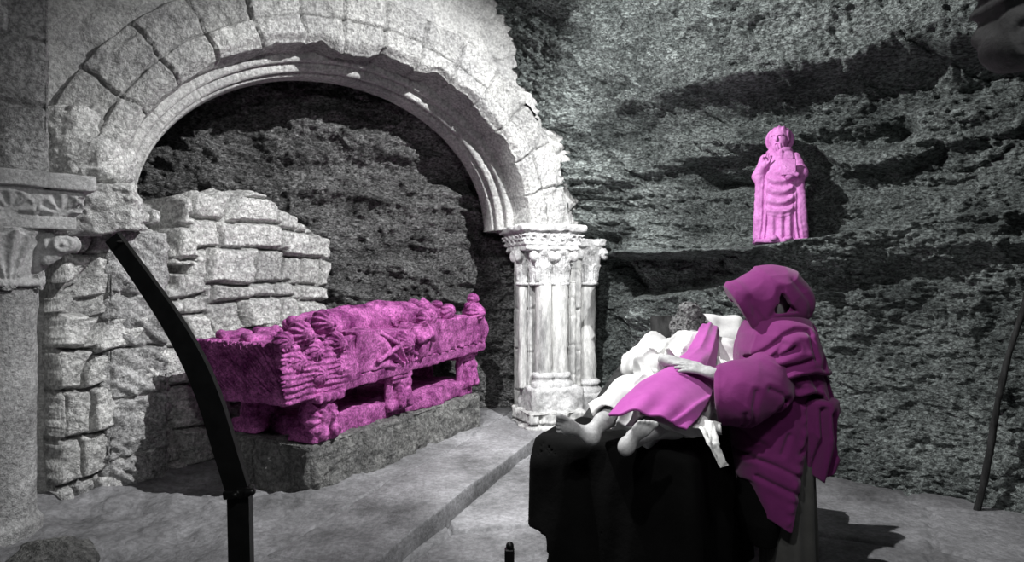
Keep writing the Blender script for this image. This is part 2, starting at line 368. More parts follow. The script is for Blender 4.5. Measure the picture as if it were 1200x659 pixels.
# ------------------------------------------------------------------ rock at the back of the niche
BO = np.array([-5.2, 6.1]); BU = U([6.5, 2.0]); BN = np.array([BU[1], -BU[0]])
uu = np.linspace(0, 7.2, 460); zz = np.linspace(-.3, 5.6, 380); Ug, Zg = np.meshgrid(uu, zz, indexing='ij')
Og = .12*fbm(Ug*.9, Zg*1.3, 0*Ug, 3, 61)+.06*ridged(Ug*1.2, Zg*4+Ug*.5, 0*Ug, 5, 62)+.05*fbm(Ug*5, Zg*7, 0*Ug, 4, 63)
d, e, r = cells(Ug*2.2+.5*fbm(Ug*1.5, Zg*3, 0*Ug, 3, 64), Zg*6+.5*fbm(Ug*3, Zg*2, 0*Ug, 3, 65), 66); Og = Og + .06*(r-.5)-.02*(1-sstep(0, .05, e))
d, e, r = cells(Ug*7, Zg*13, 67); Og = Og + .018*(r-.5)+.015*vnoise(Ug*25, Zg*30, 0*Ug, 68)
Og = Og + .35*sstep(2.4, 3.4, Zg) + .6*sstep(3.6, 5.4, Zg) + .1*np.exp(-((Zg-2.5)/.12)**2)
Vb = np.stack([BO[0]+BU[0]*Ug+BN[0]*Og, BO[1]+BU[1]*Ug+BN[1]*Og, Zg], -1)
struct(mk('wall_back', Vb.reshape(-1, 3), grid_faces(len(uu), len(zz)), M['backrock']))
# rough rock overhead closing the cave
uu = np.linspace(-6, 7, 160); zz = np.linspace(-2, 9.5, 140); X, Y = np.meshgrid(uu, zz, indexing='ij')
Z = 5.45+.25*fbm(X*.8, Y*.8, 0*X, 5, 71)
struct(mk('ceiling', np.stack([X, Y, Z], -1).reshape(-1, 3), grid_faces(160, 140)[:, ::-1].copy(), M['backrock']))

# ------------------------------------------------------------------ arch wall
AO = np.array([.2, 6.7]); AU = U([.81, .58]); AN = np.array([AU[1], -AU[0]])
RA, RB, TC, ZS = 1.85, 1.50, -1.85, 2.05
def arch_pt(t, z, o):
    t, z, o = np.broadcast_arrays(t, z, o)
    return np.stack([AO[0]+AU[0]*t+AN[0]*o, AO[1]+AU[1]*t+AN[1]*o, z], -1)
RW = .50
# path along the opening: left jamb up, over the arch
th = np.linspace(PI, 0, 420); nj = 60
ti = TC+RA*np.cos(th); zi = ZS+RB*np.sin(th)
nrm = np.stack([np.cos(th)/RA, np.sin(th)/RB], -1); nrm /= np.linalg.norm(nrm, axis=1)[:, None]
arc = np.concatenate([[0], np.cumsum(np.hypot(np.diff(ti), np.diff(zi)))])
# voussoir ring incl. soffit
sr = np.concatenate([np.linspace(0, RW, 70)])
RT = {}
def ring_off(a, s):
    # blocks: joints along the arc
    wob = .02*fbm(a*2, s*5, 0*a, 3, 81)
    n = 15; L = arc[-1]; ja = (a+wob)/L*n + .13*np.sin(np.floor((a+wob)/L*n)*2.3)*0
    k = np.floor(ja); fr = np.abs(ja-k-.5); dj = (.5-fr)*L/n
    inner = s < .2
    jr = _hash(k.astype(np.int64), inner.astype(np.int64), (k*0).astype(np.int64), 7)
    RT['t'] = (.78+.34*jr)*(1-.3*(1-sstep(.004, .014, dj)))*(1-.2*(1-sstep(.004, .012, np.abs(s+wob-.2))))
    o = .05+.05*(jr-.5)
    o = o - .05*(1-sstep(0, .018, dj)) - .035*(1-sstep(0, .014, np.abs(s+wob-.2)))
    o = o + .03*sstep(.2, .0, s)*0 - .06*sstep(.06, .0, s)      # worn arris
    o = o + .016*fbm(a*7, s*7, 0*a, 5, 83) + .01*ridged(a*9, s*9, 0*a, 3, 84)
    o = o - .07*sstep(RW-.03, RW, s)
    return o
Ag, Sg = np.meshgrid(arc, sr, indexing='ij'); Og = ring_off(Ag, Sg)
jag = .035*fbm(Ag*3.5, Sg*0, 0*Ag, 4, 86)+.03*np.clip(fbm(Ag*1.5, 0*Sg, 0*Ag, 3, 87), 0, 1)
topj = sstep(1.6, 2.4, Ag)*sstep(3.9, 3.2, Ag); jag = jag*(.35+1.2*topj)
So = Sg + jag*sstep(.12, 0, Sg)
Tg = ti[:, None]+nrm[:, 0][:, None]*So; Zg = zi[:, None]+nrm[:, 1][:, None]*So
front = arch_pt(Tg, Zg, Og)
bd = np.linspace(.03, .42, 16)
Ab, Bb = np.meshgrid(arc, bd, indexing='ij')
ro = .012*fbm(Ab*6, Bb*6, 0*Ab, 4, 88) + jag[:, :1]*np.linspace(1, .15, 16)[None]
sof = arch_pt(ti[:, None]+nrm[:, 0][:, None]*ro, zi[:, None]+nrm[:, 1][:, None]*ro, Og[:, :1]-Bb)
allv = np.concatenate([sof[:, ::-1], front], 1); nn = allv.shape[1]
arch = empty('stone_arch', (AO[0]+AU[0]*TC, AO[1]+AU[1]*TC, ZS))
tag(arch, 'large round pale stone arch with worn wedge blocks spanning over the tomb niche', 'arch')
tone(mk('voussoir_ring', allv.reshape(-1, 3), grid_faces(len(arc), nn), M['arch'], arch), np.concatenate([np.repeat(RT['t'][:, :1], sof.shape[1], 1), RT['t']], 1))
# inner order: moulded rib set back (profile in inward, back)
prof = [(-.06, .36), (.02, .36), (.05, .365), (.065, .38), (.07, .40), (.065, .42), (.05, .435), (.06, .45), (.10, .455), (.125, .47), (.135, .495), (.125, .52), (.105, .535), (.115, .55), (.15, .56), (.155, .62), (.155, .72), (-.1, .74)]
pf = []
for i in range(len(prof)-1):
    for k in range(3): pf.append(np.array(prof[i])*(1-k/3)+np.array(prof[i+1])*k/3)
pf.append(np.array(prof[-1])); pf = np.array(pf)
Tg = ti[:, None]-nrm[:, 0][:, None]*pf[None, :, 0]; Zg = zi[:, None]-nrm[:, 1][:, None]*pf[None, :, 0]
nz = .008*fbm(arc[:, None]*5+0*Tg, pf[None, :, 0]*8+0*Tg, pf[None, :, 1]*8+0*Tg, 4, 90)
jn = np.abs(((arc/arc[-1]*13) % 1)-.5); nz = nz-.02*(1-sstep(0, .03, .5-jn))[:, None]
# broken away along the crown
brk = .05*np.clip(fbm(arc*3, 0*arc, 0*arc, 3, 92), 0, 1)[:, None]
rib = arch_pt(Tg+nrm[:, 0][:, None]*(brk*0), Zg, .05+nz-pf[None, :, 1])
mk('moulded_rib', rib.reshape(-1, 3), grid_faces(len(arc), len(pf))[:, ::-1].copy(), M['plainstone'], arch)

# the wall around the ring
def wall_off(t, z):
    d, e, r = cells(t*2.3+.25*fbm(t*2, z*2, 0*t, 2, 95), z*2.9+.2*fbm(t*2, z*2, 5+0*t, 2, 96), 97)
    rgt = sstep(-1.2, -.2, t)
    o = (.04*(r-.5) - .05*(1-sstep(.0, .09, e)))*(.25+.75*rgt) + .02*fbm(t*4, z*4, 0*t, 5, 98)+.04*fbm(t*1.1, z*1.1, 0*t, 2, 99) + rgt*.02*ridged(t*7, z*7, 0*t, 4, 93)
    return o
path_t = np.concatenate([np.full(nj, TC-RA), ti]); path_z = np.concatenate([np.linspace(-.3, ZS, nj, endpoint=False), zi])
pn = np.concatenate([np.tile([-1., 0.], (nj, 1)), nrm])
it = path_t+pn[:, 0]*(RW-.03); iz = path_z+pn[:, 1]*(RW-.03)
it[:nj] = TC-RA+.02
TL, TR, ZT = -6.4, 2.6, 5.9
ot = np.empty_like(it); oz = np.empty_like(iz)
for k in range(len(it)):
    if k < nj: ot[k] = TL; oz[k] = path_z[k]; continue
    dx, dz = pn[k]; c = []
    dd = (it[k]-TC, max(iz[k]-ZS, 0))
    if dd[0] > 1e-6: c.append((TR-it[k])/dd[0])
    if dd[0] < -1e-6: c.append((TL-it[k])/dd[0])
    if dd[1] > 1e-6: c.append((ZT-iz[k])/dd[1])
    s = min(c); ot[k] = it[k]+dd[0]*s; oz[k] = iz[k]+dd[1]*s
sw = np.linspace(0, 1, 150)**1.3
Tg = it[:, None]*(1-sw)+ot[:, None]*sw; Zg = iz[:, None]*(1-sw)+oz[:, None]*sw
wl = arch_pt(Tg, Zg, wall_off(Tg, Zg))
struct(mk('wall_left', wl.reshape(-1, 3), grid_faces(len(it), len(sw)), M['plainstone']))

# ------------------------------------------------------------------ masonry blocks helper (solid, box-like with stone face)
MT = {}
def masonry(s, z, seed, rows, wmin=.22, wmax=.42, jw=.012, jd=.035, var=.03):
    """height of coursed stone at (s,z); rows = course boundaries"""
    wz = z+.02*fbm(s*2.2, z*2, 0*s, 3, seed+3); ws = s+.02*fbm(s*3, z*3, 5+0*s, 3, seed+4)
    rr = np.array(rows); k = np.clip(np.searchsorted(rr, wz)-1, 0, len(rr)-2)
    dv = np.minimum(np.abs(wz-rr[k]), np.abs(rr[k+1]-wz))
    wd = wmin+(wmax-wmin)*_hash(k, k*0, k*0, seed); ph = _hash(k, k*0+1, k*0, seed)*3
    q = ws/wd+ph; c = np.floor(q); q2 = q+.18*(_hash(c.astype(np.int64), k, k*0, seed+9)-.5)*0; f = q-c; dh = np.minimum(f, 1-f)*wd
    rid = _hash(c.astype(np.int64), k, k*0+3, seed)
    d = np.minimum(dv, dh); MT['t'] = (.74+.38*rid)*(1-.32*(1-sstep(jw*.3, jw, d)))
    return var*(rid-.5)-jd*(1-sstep(0, jw*1.8, d))+.018*fbm(s*6, z*6, rid*9, 5, seed+11)+.01*ridged(s*10, z*10, rid*5, 3, seed+12), rid
# rubble wall behind the tomb
D = U([.447, .894]); E = np.array([-D[1], D[0]])
QO = np.array([-2.75, 4.62]); QN = np.array([D[1], -D[0]])
def q_at(px):
    k = (px-CX)/F; u = (k*QO[1]-QO[0])/(D[0]-k*D[1]); return u
topl = []
for px, py in [(140, 252), (170, 245), (184, 240), (200, 232), (215, 230), (240, 226), (275, 221), (300, 224), (330, 243), (350, 256), (372, 268), (388, 284), (392, 300)]:
    u = q_at(px); Yp = QO[1]+D[1]*u; topl.append((u, EYE+(HZ-py)/F*Yp))
uend = q_at(389)
nu, nv = 300, 300
sg = np.linspace(-.45, uend, nu); fr = np.linspace(0, 1, nv)
top = np.interp(sg, [a for a, b in topl], [b for a, b in topl]) + .035*fbm(sg*9, 0*sg, 0*sg, 3, 101)
Sg = sg[:, None]+0*fr[None]; Zg = -.2+(top[:, None]+.2)*fr[None]
edge_wob = .05*fbm(Zg*3, 0*Zg, 0*Zg, 3, 103)*sstep(uend-.3, uend, Sg)
rows = [-.3, .1, .42, .74, 1.02, 1.30, 1.44, 1.74, 1.98, 2.3]
colj = _hash(np.floor(Sg*2.1+.5*Zg).astype(np.int64), np.floor(Zg*.9).astype(np.int64), (0*Sg).astype(np.int64), 106)
Og, rid = masonry(Sg+.25*vnoise(Zg*1.5, Sg*1.5, 0*Sg, 105), Zg+.03*vnoise(Sg*2.6, Zg*1.2, 0*Sg, 104)+.16*(colj-.5), 17, rows, .22, .46, .019, .085, .08)
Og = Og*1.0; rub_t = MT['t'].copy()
# shallow rebate: the left strip (jamb) sits back
hole = sstep(.045, .03, np.abs(Zg-(EYE+(HZ-316)/F*5.1)))*sstep(.09, .075, np.abs(Sg-q_at(217)))
Og = Og-.25*hole
Og = Og - .12*sstep(.05, 0, (top[:, None]-Zg)) - .1*sstep(.05, 0, uend-Sg)
gap = sstep(.13, .08, np.abs(Sg-q_at(196)-.04*np.sin(Zg*7)))*sstep(1.40, 1.55, Zg)
Og = Og-.38*gap
fv = np.stack([QO[0]+D[0]*(Sg+edge_wob)+QN[0]*Og, QO[1]+D[1]*(Sg+edge_wob)+QN[1]*Og, Zg], -1)
TH = .45
# wrap to a solid: back grid
bv = np.stack([QO[0]+D[0]*(Sg+edge_wob)-QN[0]*TH, QO[1]+D[1]*(Sg+edge_wob)-QN[1]*TH, Zg-.05*fr[None]], -1)
nF = nu*nv; fF = grid_faces(nu, nv); fB = fF[:, ::-1]+nF
def idx(i, j, b=0): return i*nv+j+b*nF
q = []
for i in range(nu-1): q.append((idx(i, nv-1), idx(i+1, nv-1), idx(i+1, nv-1, 1), idx(i, nv-1, 1)))
for j in range(nv-1): q.append((idx(nu-1, j), idx(nu-1, j, 1), idx(nu-1, j+1, 1), idx(nu-1, j+1))); q.append((idx(0, j, 1), idx(0, j), idx(0, j+1), idx(0, j+1, 1)))
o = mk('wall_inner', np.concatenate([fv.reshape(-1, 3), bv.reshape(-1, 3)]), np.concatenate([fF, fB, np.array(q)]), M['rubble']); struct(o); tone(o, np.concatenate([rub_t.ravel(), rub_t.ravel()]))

# left arch pier: coursed tooled blocks, corner to the camera
def stone_box(name, corner, dx, dy, wx, wy, z0, z1, rows, seed, mat, parent=None, batter=0., amp=1., tool=0., wmin=.3, wmax=.55, topfn=None, n=110, base=None):
    """a block with stone-textured faces; corner = corner nearest the camera; dx, dy unit 2D axes away from it"""
    h = .0125
    c0 = np.array(corner); dx = U(dx); dy = U(dy)
    Ts = []
    def face(o2, a, nout, wd):
        m = max(int(wd/h), 6); s = np.linspace(0, wd, m); z = np.linspace(z0, z1, max(int((z1-z0)/h), 6))
        S, Zz = np.meshgrid(s, z, indexing='ij')
        O, r = masonry(S+seed*.37, Zz, seed, rows, wmin, wmax); O = O*amp
        if tool: O = O+tool*vnoise((S*18+Zz*22), (S*18-Zz*22)*.15, 0*S, seed+50)+tool*.5*vnoise((S*40+Zz*46), (S*18-Zz*22)*.3, 0*S, seed+51)
        e = np.minimum(np.minimum(S, wd-S), np.minimum(Zz-z0+.05, z1-Zz)); O = O*sstep(0, .02, e)-.012*sstep(.02, 0, e)
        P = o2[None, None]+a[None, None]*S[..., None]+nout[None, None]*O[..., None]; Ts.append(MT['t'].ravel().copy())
        return np.concatenate([P, Zz[..., None]], -1), m, len(z)
    Vs = []; Fs = []; n0 = 0; Ts.clear()
    for o2, a, no, wd, fl in [(c0, dx, -dy, wx, 0), (c0, dy, -dx, wy, 1), (c0+dy*wy, dx, dy, wx, 1), (c0+dx*wx, dy, dx, wy, 0)]:
        P, m, k = face(o2, a, no, wd); Vs.append(P.reshape(-1, 3)); f = grid_faces(m, k)+n0
        Fs.append(f[:, ::-1] if fl else f); n0 += m*k
    m = max(int(wx/h), 6); k = max(int(wy/h), 6)
    S, T = np.meshgrid(np.linspace(0, wx, m), np.linspace(0, wy, k), indexing='ij')
    for zt, fl in ((z1, 0), (z0, 1)):
        e = np.minimum(np.minimum(S, wx-S), np.minimum(T, wy-T)); hh = zt-.012*sstep(.02, 0, e)+(.012*amp*fbm(S*8, T*8, 0*S, 4, seed+20) if not fl else 0)*sstep(0, .03, e)
        P = c0[None, None]+dx*S[..., None]+dy*T[..., None]; Vs.append(np.concatenate([P, hh[..., None]], -1).reshape(-1, 3))
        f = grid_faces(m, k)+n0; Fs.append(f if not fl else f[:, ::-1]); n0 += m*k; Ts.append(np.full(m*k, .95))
    Fs = np.concatenate(Fs)
    if dx[0]*dy[1]-dx[1]*dy[0] < 0: Fs = Fs[:, ::-1]
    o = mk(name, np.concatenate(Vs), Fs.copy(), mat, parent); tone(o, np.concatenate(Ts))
    if base is not None: rebase(o, base)
    return o
pier = empty('stone_pier', (-2.95, 4.75, 0)); tag(pier, 'pale pier of rough tooled blocks under the left foot of the arch', 'pier')
stone_box('block_stack', (-2.81, 4.47), (.5, .866), (-.866, .5), .42, .52, -.1, 1.86, [-.3, .25, .68, 1.02, 1.42, 1.9], 23, M['pier'], pier, tool=.030, amp=1.2, wmin=2.5, wmax=3.5)
def springer(P):
    ax = [np.array([.86, .4, .12]), None, None]; ax[0] = U(ax[0]); ax[2] = U(np.cross(ax[0], U([-.4, .86, .1]))); ax[1] = np.cross(ax[2], ax[0])
    c = W(118, 246, 4.33); d = box(P, c, (.22, .22, .15), .02, ax); q9 = loc(P, c, ax)
    d = d-.016*vnoise(q9[0]*8, q9[1]*8, q9[2]*34+q9[0]*10, 303)
    c2 = W(88, 238, 4.45); d = np.minimum(d, box(P, c2, (.15, .2, .10), .03))
    d = np.minimum(d, box(P, W(114, 190, 4.5), (.17, .2, .13), .05))
    d = smin(d, box(P, W(85, 175, 4.5), (.2, .2, .26), .06), .06)
    return d-.010*ridged(P[0]*9, P[1]*9, P[2]*14, 4, 301)-.012*fbm(P[0]*5, P[1]*5, P[2]*5, 3, 302)
sdf(springer, (-3.4, 3.9, 1.5), (-2.5, 5.0, 2.9), .011, 'springer_stone', M['rough'], pier)

# ------------------------------------------------------------------ lathe
def lathe(prof, c, n=48, mat=None, name='', parent=None, seed=0, amp=.004, sq=None):
    pr = []
    for i in range(len(prof)-1):
        m = max(int(math.hypot(prof[i+1][0]-prof[i][0], prof[i+1][1]-prof[i][1])/.012), 1)
        for k in range(m): pr.append((prof[i][0]+(prof[i+1][0]-prof[i][0])*k/m, prof[i][1]+(prof[i+1][1]-prof[i][1])*k/m))
    pr.append(prof[-1]); pr = np.array(pr)
    a = np.linspace(0, 2*PI, n, endpoint=False)
    R = pr[None, :, 0]+0*a[:, None]; Zz = pr[None, :, 1]+0*a[:, None]; A = a[:, None]+0*R
    R = R+amp*fbm(np.cos(A)*3, np.sin(A)*3, Zz*5, 4, seed)*(R > .01)
    V = np.stack([c[0]+R*np.cos(A), c[1]+R*np.sin(A), Zz], -1)
    return mk(name, V.reshape(-1, 3), grid_faces(n, len(pr), True), mat, parent)

# ------------------------------------------------------------------ right clustered column
CO_ = np.array([.36, 6.86]); CU_ = U([.94, .34]); CN_ = np.array([CU_[1], -CU_[0]])
colp = lambda t, o: CO_+CU_*t+CN_*o
cc = empty('clustered_column', (*colp(.0, .0), 0)); tag(cc, 'cluster of slender stone shafts with carved capitals carrying the right foot of the arch', 'column')
stone_box('core', tuple(colp(-.22, .06)), CU_, -CN_, .62, .45, -.05, 1.95, [-.2, .3, .75, 1.2, 1.6, 2.1], 33, M['column'], cc, amp=.5, wmin=.5, wmax=.7)
shafts = [(colp(-.085, .14), .086, .52), (colp(.095, .14), .092, .52), (colp(.53, -.10), .115, .39), (colp(-.265, .0), .045, .40)]
for (c, r, zb) in shafts:
    lathe([(0, zb-.03), (r*1.04, zb-.03), (r*1.04, zb+.03), (r, zb+.05), (r*.98, 1.5), (0, 1.5)], c, 40, M['column'], 'shaft', cc, seed=int(r*1000), amp=.006)
stone_box('pilaster_strip', tuple(colp(.235, .10)), CU_, -CN_, .08, .2, .2, 1.5, [-.2, .5, .8, 1.12, 1.3, 1.6], 35, M['column'], cc, amp=.4, wmin=.5, wmax=.7)
for (c, r, zb) in shafts[:3]:
    R = r; q_ = zb-.52
    lathe([(0, .38+q_), (R*1.5, .38+q_), (R*1.55, .41+q_), (R*1.5, .44+q_), (R*1.25, .455+q_), (R*1.15, .475+q_), (R*1.25, .49+q_), (R*1.38, .505+q_), (R*1.3, .53+q_), (R, .55+q_), (0, .55+q_)], c, 48, M['capital'], 'shaft_base', cc, seed=3, amp=.008)
stone_box('base_block', tuple(colp(-.26, .32)), CU_, -CN_, .55, .42, .16, .40, [-.2, .5], 36, M['capital'], cc, amp=1, wmin=.5, wmax=.7)
stone_box('base_block', tuple(colp(.35, .10)), CU_, -CN_, .36, .38, .02, .27, [-.2, .5], 37, M['capital'], cc, amp=1, wmin=.5, wmax=.7)
stone_box('footing', tuple(colp(-.33, .40)), CU_, -CN_, .62, .55, -.12, .17, [-.2, .05, .5], 38, M['column'], cc, amp=1.5, wmin=.3, wmax=.5)

def leafy_capital(c, r0, r1, z0, z1, n, seed, ax=None):
    """bell + two rows of leaves + corner volutes"""
    Hh = z1-z0
    def fn(P):
        q = loc(P, (c[0], c[1], 0)); rr = np.hypot(q[0], q[1]); t = np.clip((q[2]-z0)/Hh, 0, 1)
        bell = r0+(r1-r0)*t**2.2
        d = np.maximum(rr-bell, np.maximum(z0-q[2], q[2]-z1))
        an = np.arctan2(q[1], q[0])
        for row, (za, zb, ph) in enumerate([(0.05, .55, 0), (.35, .95, .5)]):
            m = n
            k = np.round(an/(2*PI)*m-ph)+ph; da = (an-k*2*PI/m)*rr
            tt = np.clip((q[2]-z0-za*Hh)/((zb-za)*Hh), -.3, 1.1)
            wdt = (.55*2*PI*r0/m)*np.sqrt(np.clip(1-(tt*1.0)**4, 0, 1))
            bulge = .014+.035*sstep(.6, 1.0, tt)*(.5+row*.5)*r1/.2
            vein = .006*np.cos(da/(2*PI*r0/m)*PI*7)*(np.abs(da) < wdt)
            leaf = np.maximum(np.maximum(rr-bell-bulge-vein, np.abs(da)-wdt), np.maximum(-(tt), tt-1)*.1)
            d = smin(d, leaf, .012)
        for k in range(4):
            a = PI/4+k*PI/2+(ax or 0)
            p = np.array([c[0]+math.cos(a)*r1*1.12, c[1]+math.sin(a)*r1*1.12, z1-.22*Hh]); d = smin(d, ell(P, p, (.045, .045, .06)), .02)
        d = smin(d, np.maximum(np.hypot(rr-r0-.008, (q[2]-z0))-.017, 0*rr-9), .006)
        return d-.004*fbm(P[0]*25, P[1]*25, P[2]*25, 3, seed)
    return fn
ang = math.atan2(CU_[1], CU_[0])
for i, ((c, r), z1, rt) in enumerate([((colp(-.10, .10), .10), 1.84, .165), ((colp(.10, .10), .105), 1.84, .165), ((colp(.53, -.10), .12), 1.88, .19), ((colp(-.265, 0), .05), 1.84, .09)]):
    sdf(leafy_capital(c, r, rt, 1.47, z1, 7, 400+i, ang), (c[0]-.34, c[1]-.34, 1.43), (c[0]+.34, c[1]+.34, z1+.02), .0085, 'capital', M['capital'], cc)
def impost(P):
    axx = [np.array([*CU_, 0]), np.array([*-CN_, 0]), np.array([0, 0, 1.])]
    c = np.array([*colp(-.03, -.04), 0])
    q = loc(P, c, axx)
    t = np.clip((q[2]-1.86)/.16, 0, 1); ex = .285+.05*t; ey = .29+.05*t
    d = smax(np.maximum(np.abs(q[0])-ex, np.abs(q[1])-ey), np.abs(q[2]-1.94)-.085, .008)
    d = np.minimum(d, box(P, c+np.array([0, 0, 1.845]), (.29, .30, .022), .008, axx))
    d = np.minimum(d, box(P, c+np.array([0, 0, 2.045]), (.36, .36, .03), .01, axx))
    m = (q[2] > 1.875)*(q[2] < 2.005)
    for ax_i in (0, 1):
        s_ = q[ax_i]*9; k = np.round(s_); a_ = (s_-k)/9; r = np.hypot(a_, q[2]-1.94)
        d = d-.012*m*np.cos(np.minimum(r, .055)*150+np.arctan2(q[2]-1.94, a_))*(np.abs(q[1-ax_i]) > .27)
    d = d-.010*ridged(P[0]*9, P[1]*9, P[2]*9, 3, 405)
    s2 = box(P, np.array([*colp(.50, -.12), 1.915]), (.19, .2, .035), .01, axx)-.01*ridged(P[0]*9, P[1]*9, P[2]*9, 3, 405)
    return np.minimum(d, s2)-.004*fbm(P[0]*14, P[1]*14, P[2]*14, 3, 406)
pc = colp(.1, 0); sdf(impost, (pc[0]-.75, pc[1]-.65, 1.8), (pc[0]+.85, pc[1]+.65, 2.12), .0095, 'impost', M['capital'], cc)

# ------------------------------------------------------------------ left engaged column in the foreground
LC = np.array([-3.0, 3.68]); LX = U([.7, .72]); LF = np.array([LX[1], -LX[0]])
lc = empty('engaged_column', (*LC, 0)); tag(lc, 'tall half column with palmette carved capital at the left edge of the photo', 'column')
lathe([(0, -.1), (.24, -.1), (.24, .1), (.215, .14), (.215, 1.50), (0, 1.50)], LC, 72, M['shaftstone'], 'shaft', lc, seed=9, amp=.01)
ax3 = [np.array([*LX, 0]), np.array([*LF, 0]), np.array([0, 0, 1.])]
def lcap(P):
    q = loc(P, (*LC, 0), ax3); rr = np.hypot(q[0], q[1]); z0, z1 = 1.49, 1.80; t = np.clip((q[2]-z0)/(z1-z0), 0, 1)
    bell = .225+.10*t**2
    d = np.maximum(rr-bell, np.maximum(z0-q[2], q[2]-z1))
    an = np.arctan2(q[1], q[0])
    m = 7; k = np.round(an/(2*PI)*m-.5)+.5; da = (an-k*2*PI/m)*rr
    # fan of upright grooves = palmette leaf
    fan = np.arctan2(da, (q[2]-z0)+.05); leaf = np.maximum(rr-bell-.022, np.abs(da)-.028-.085*np.clip(t, 0, 1)**.7); leaf = np.maximum(leaf, q[2]-z1+.03)
    leaf = leaf-.011*np.cos(fan*22)
    d = smin(d, leaf, .01)
    for s in (-1, 1):
        c = np.array([*LC, 0])+ax3[0]*s*.30+ax3[1]*.20+np.array([0, 0, 1.715])
        v = ell(P, c, (.10, .075, .062), ax3); ql = loc(P, c, ax3); v = v-.008*np.cos(np.hypot(ql[0], ql[2])*140)
        d = smin(d, v, .02)
        d = smin(d, cap(P, c+np.array([0, 0, -.06])-ax3[0]*s*.03, c+np.array([0, 0, -.1])-ax3[0]*s*.07, .04, .03), .02)
    d = smin(d, np.hypot(rr-.235, q[2]-z0)-.022, .006)
    return d-.003*fbm(P[0]*20, P[1]*20, P[2]*20, 3, 410)
sdf(lcap, (LC[0]-.5, LC[1]-.5, 1.44), (LC[0]+.5, LC[1]+.5, 1.83), .0075, 'capital', M['capital'], lc)
def limp(P):
    q = loc(P, (*LC, 0), ax3)
    def bx(z0, z1, hx, hf): return box(P, np.array([*LC, (z0+z1)/2]), (hx, hf, (z1-z0)/2), .006, ax3)
    d = bx(1.795, 1.87, .36, .30)
    # frieze, sloping outwards
    t = np.clip((q[2]-1.87)/.15, 0, 1); fz = np.maximum(np.maximum(np.abs(q[0])-.365-.03*t, np.abs(q[1])-.30-.03*t), np.abs(q[2]-1.945)-.075)
    for axis, other, hh in ((0, 1, .30), (1, 0, .36)):
        s = q[axis]; k = np.round(s/.235-.2)+.2; a = s-k*.235; b = q[2]-1.885
        r = np.hypot(a, b); fan = np.arctan2(a, b)
        pet = (r < .118)*(r > .02)*(np.abs(fan) < 2.0)
        rim = np.exp(-((r-.112)/.008)**2)*(np.abs(fan) < 1.9)
        fz = fz-(.013*pet*(np.cos(fan*9)+.2)*sstep(.02, .06, r)*sstep(.12, .10, r) + .008*rim)*(np.abs(q[other]) > hh-.02)
    d = np.minimum(d, fz)
    d = np.minimum(d, bx(2.02, 2.11, .44, .37))
    return d-.004*fbm(P[0]*9, P[1]*9, P[2]*9, 4, 411)
sdf(limp, (LC[0]-.75, LC[1]-.75, 1.76), (LC[0]+.75, LC[1]+.75, 2.15), .0075, 'impost', M['capital'], lc)
# pilaster behind the shaft and wall above the impost
stone_box('backing_pier', tuple(LC+LX*.20-LF*.02), -LF, -LX, .75, .8, -.1, 1.8, [-.3, .35, .7, 1.0, 1.4, 1.9], 43, M['pier'], lc, amp=.8)
stone_box('upper_pier', tuple(LC+LX*.24+LF*.20), -LF, -LX, .9, .8, 2.10, 5.6, [2, 2.5, 2.9, 3.4, 3.8, 4.3, 4.9, 5.7], 44, M['pier'], lc, amp=.7)

# ------------------------------------------------------------------ tomb plinth and sarcophagus
TN = np.array([-1.42, 4.5])
pl = stone_box('tomb_plinth', tuple(TN), D, E, 2.42, .88, -.08, .335, [-.4, .345], 51, M['plinth'], None, amp=1.3, wmin=.5, wmax=.75, base=(*(TN+D*1.2+E*.44), 0))
tag(pl, 'long low grey plinth of roughly cut stones beneath the purple sarcophagus', 'plinth')
T3 = [np.array([*D, 0]), np.array([*E, 0]), np.array([0, 0, 1.])]      # along, inwards, up
TO = np.array([*TN, 0])
def L2W(a, b, c): return TO+T3[0]*a+T3[1]*b+T3[2]*c
tomb = empty('sarcophagus', L2W(1.2, .44, .335)); tag(tomb, 'purple carved stone sarcophagus with a reclining effigy on its lid', 'tomb')
def slab_z0(a): return .665+.045*a
def slab(P):
    q = loc(P, TO, T3); a, b, c = q
    z0 = slab_z0(a)-.01; z1 = 1.075-.0*a
    ea = .05*sstep(z0+.2, z0, c)            # underside of the ends slopes in
    d = np.maximum(np.maximum(-.27+ea*1.2-a, a-2.58+.02), np.maximum(-.02+ea*.6-b, b-.86))
    d = smax(d, np.maximum(z0-c, c-z1), .012)
    # front: lower lip, carved field above set back
    d = smax(d, -np.maximum(np.maximum(.50-a, a-2.5), np.maximum(np.abs(b+.06)-.10, z0+.10-c)), .01)
    # hatched chisel marks on the near end
    endm = sstep(-.21, -.25, a)
    d = d-endm*(.013*np.cos((c-b)*170+4*vnoise((c-b)*9, (b+c)*7, 0*a, 501))+.008*vnoise((c-b)*40, (b+c)*12, 0*a, 502))
    fm = sstep(.06, .02, b)*sstep(.45, .3, a)*(1-endm); d = d-fm*.009*np.cos(c*150+2*vnoise(a*6, c*9, b*4, 503))
    return d-(.006*fbm(a*7, b*7, c*9, 4, 504)+.005*ridged(a*14, b*14, c*14, 3, 505))*(1-.7*endm)
lo = np.min([L2W(a, b, 0) for a in (-.36, 2.7) for b in (-.15, 1.0)], 0); hi = np.max([L2W(a, b, 0) for a in (-.36, 2.7) for b in (-.15, 1.0)], 0)
sdf(slab, (lo[0], lo[1], .62), (hi[0], hi[1], 1.13), .0125, 'chest', M['tomb'], tomb)
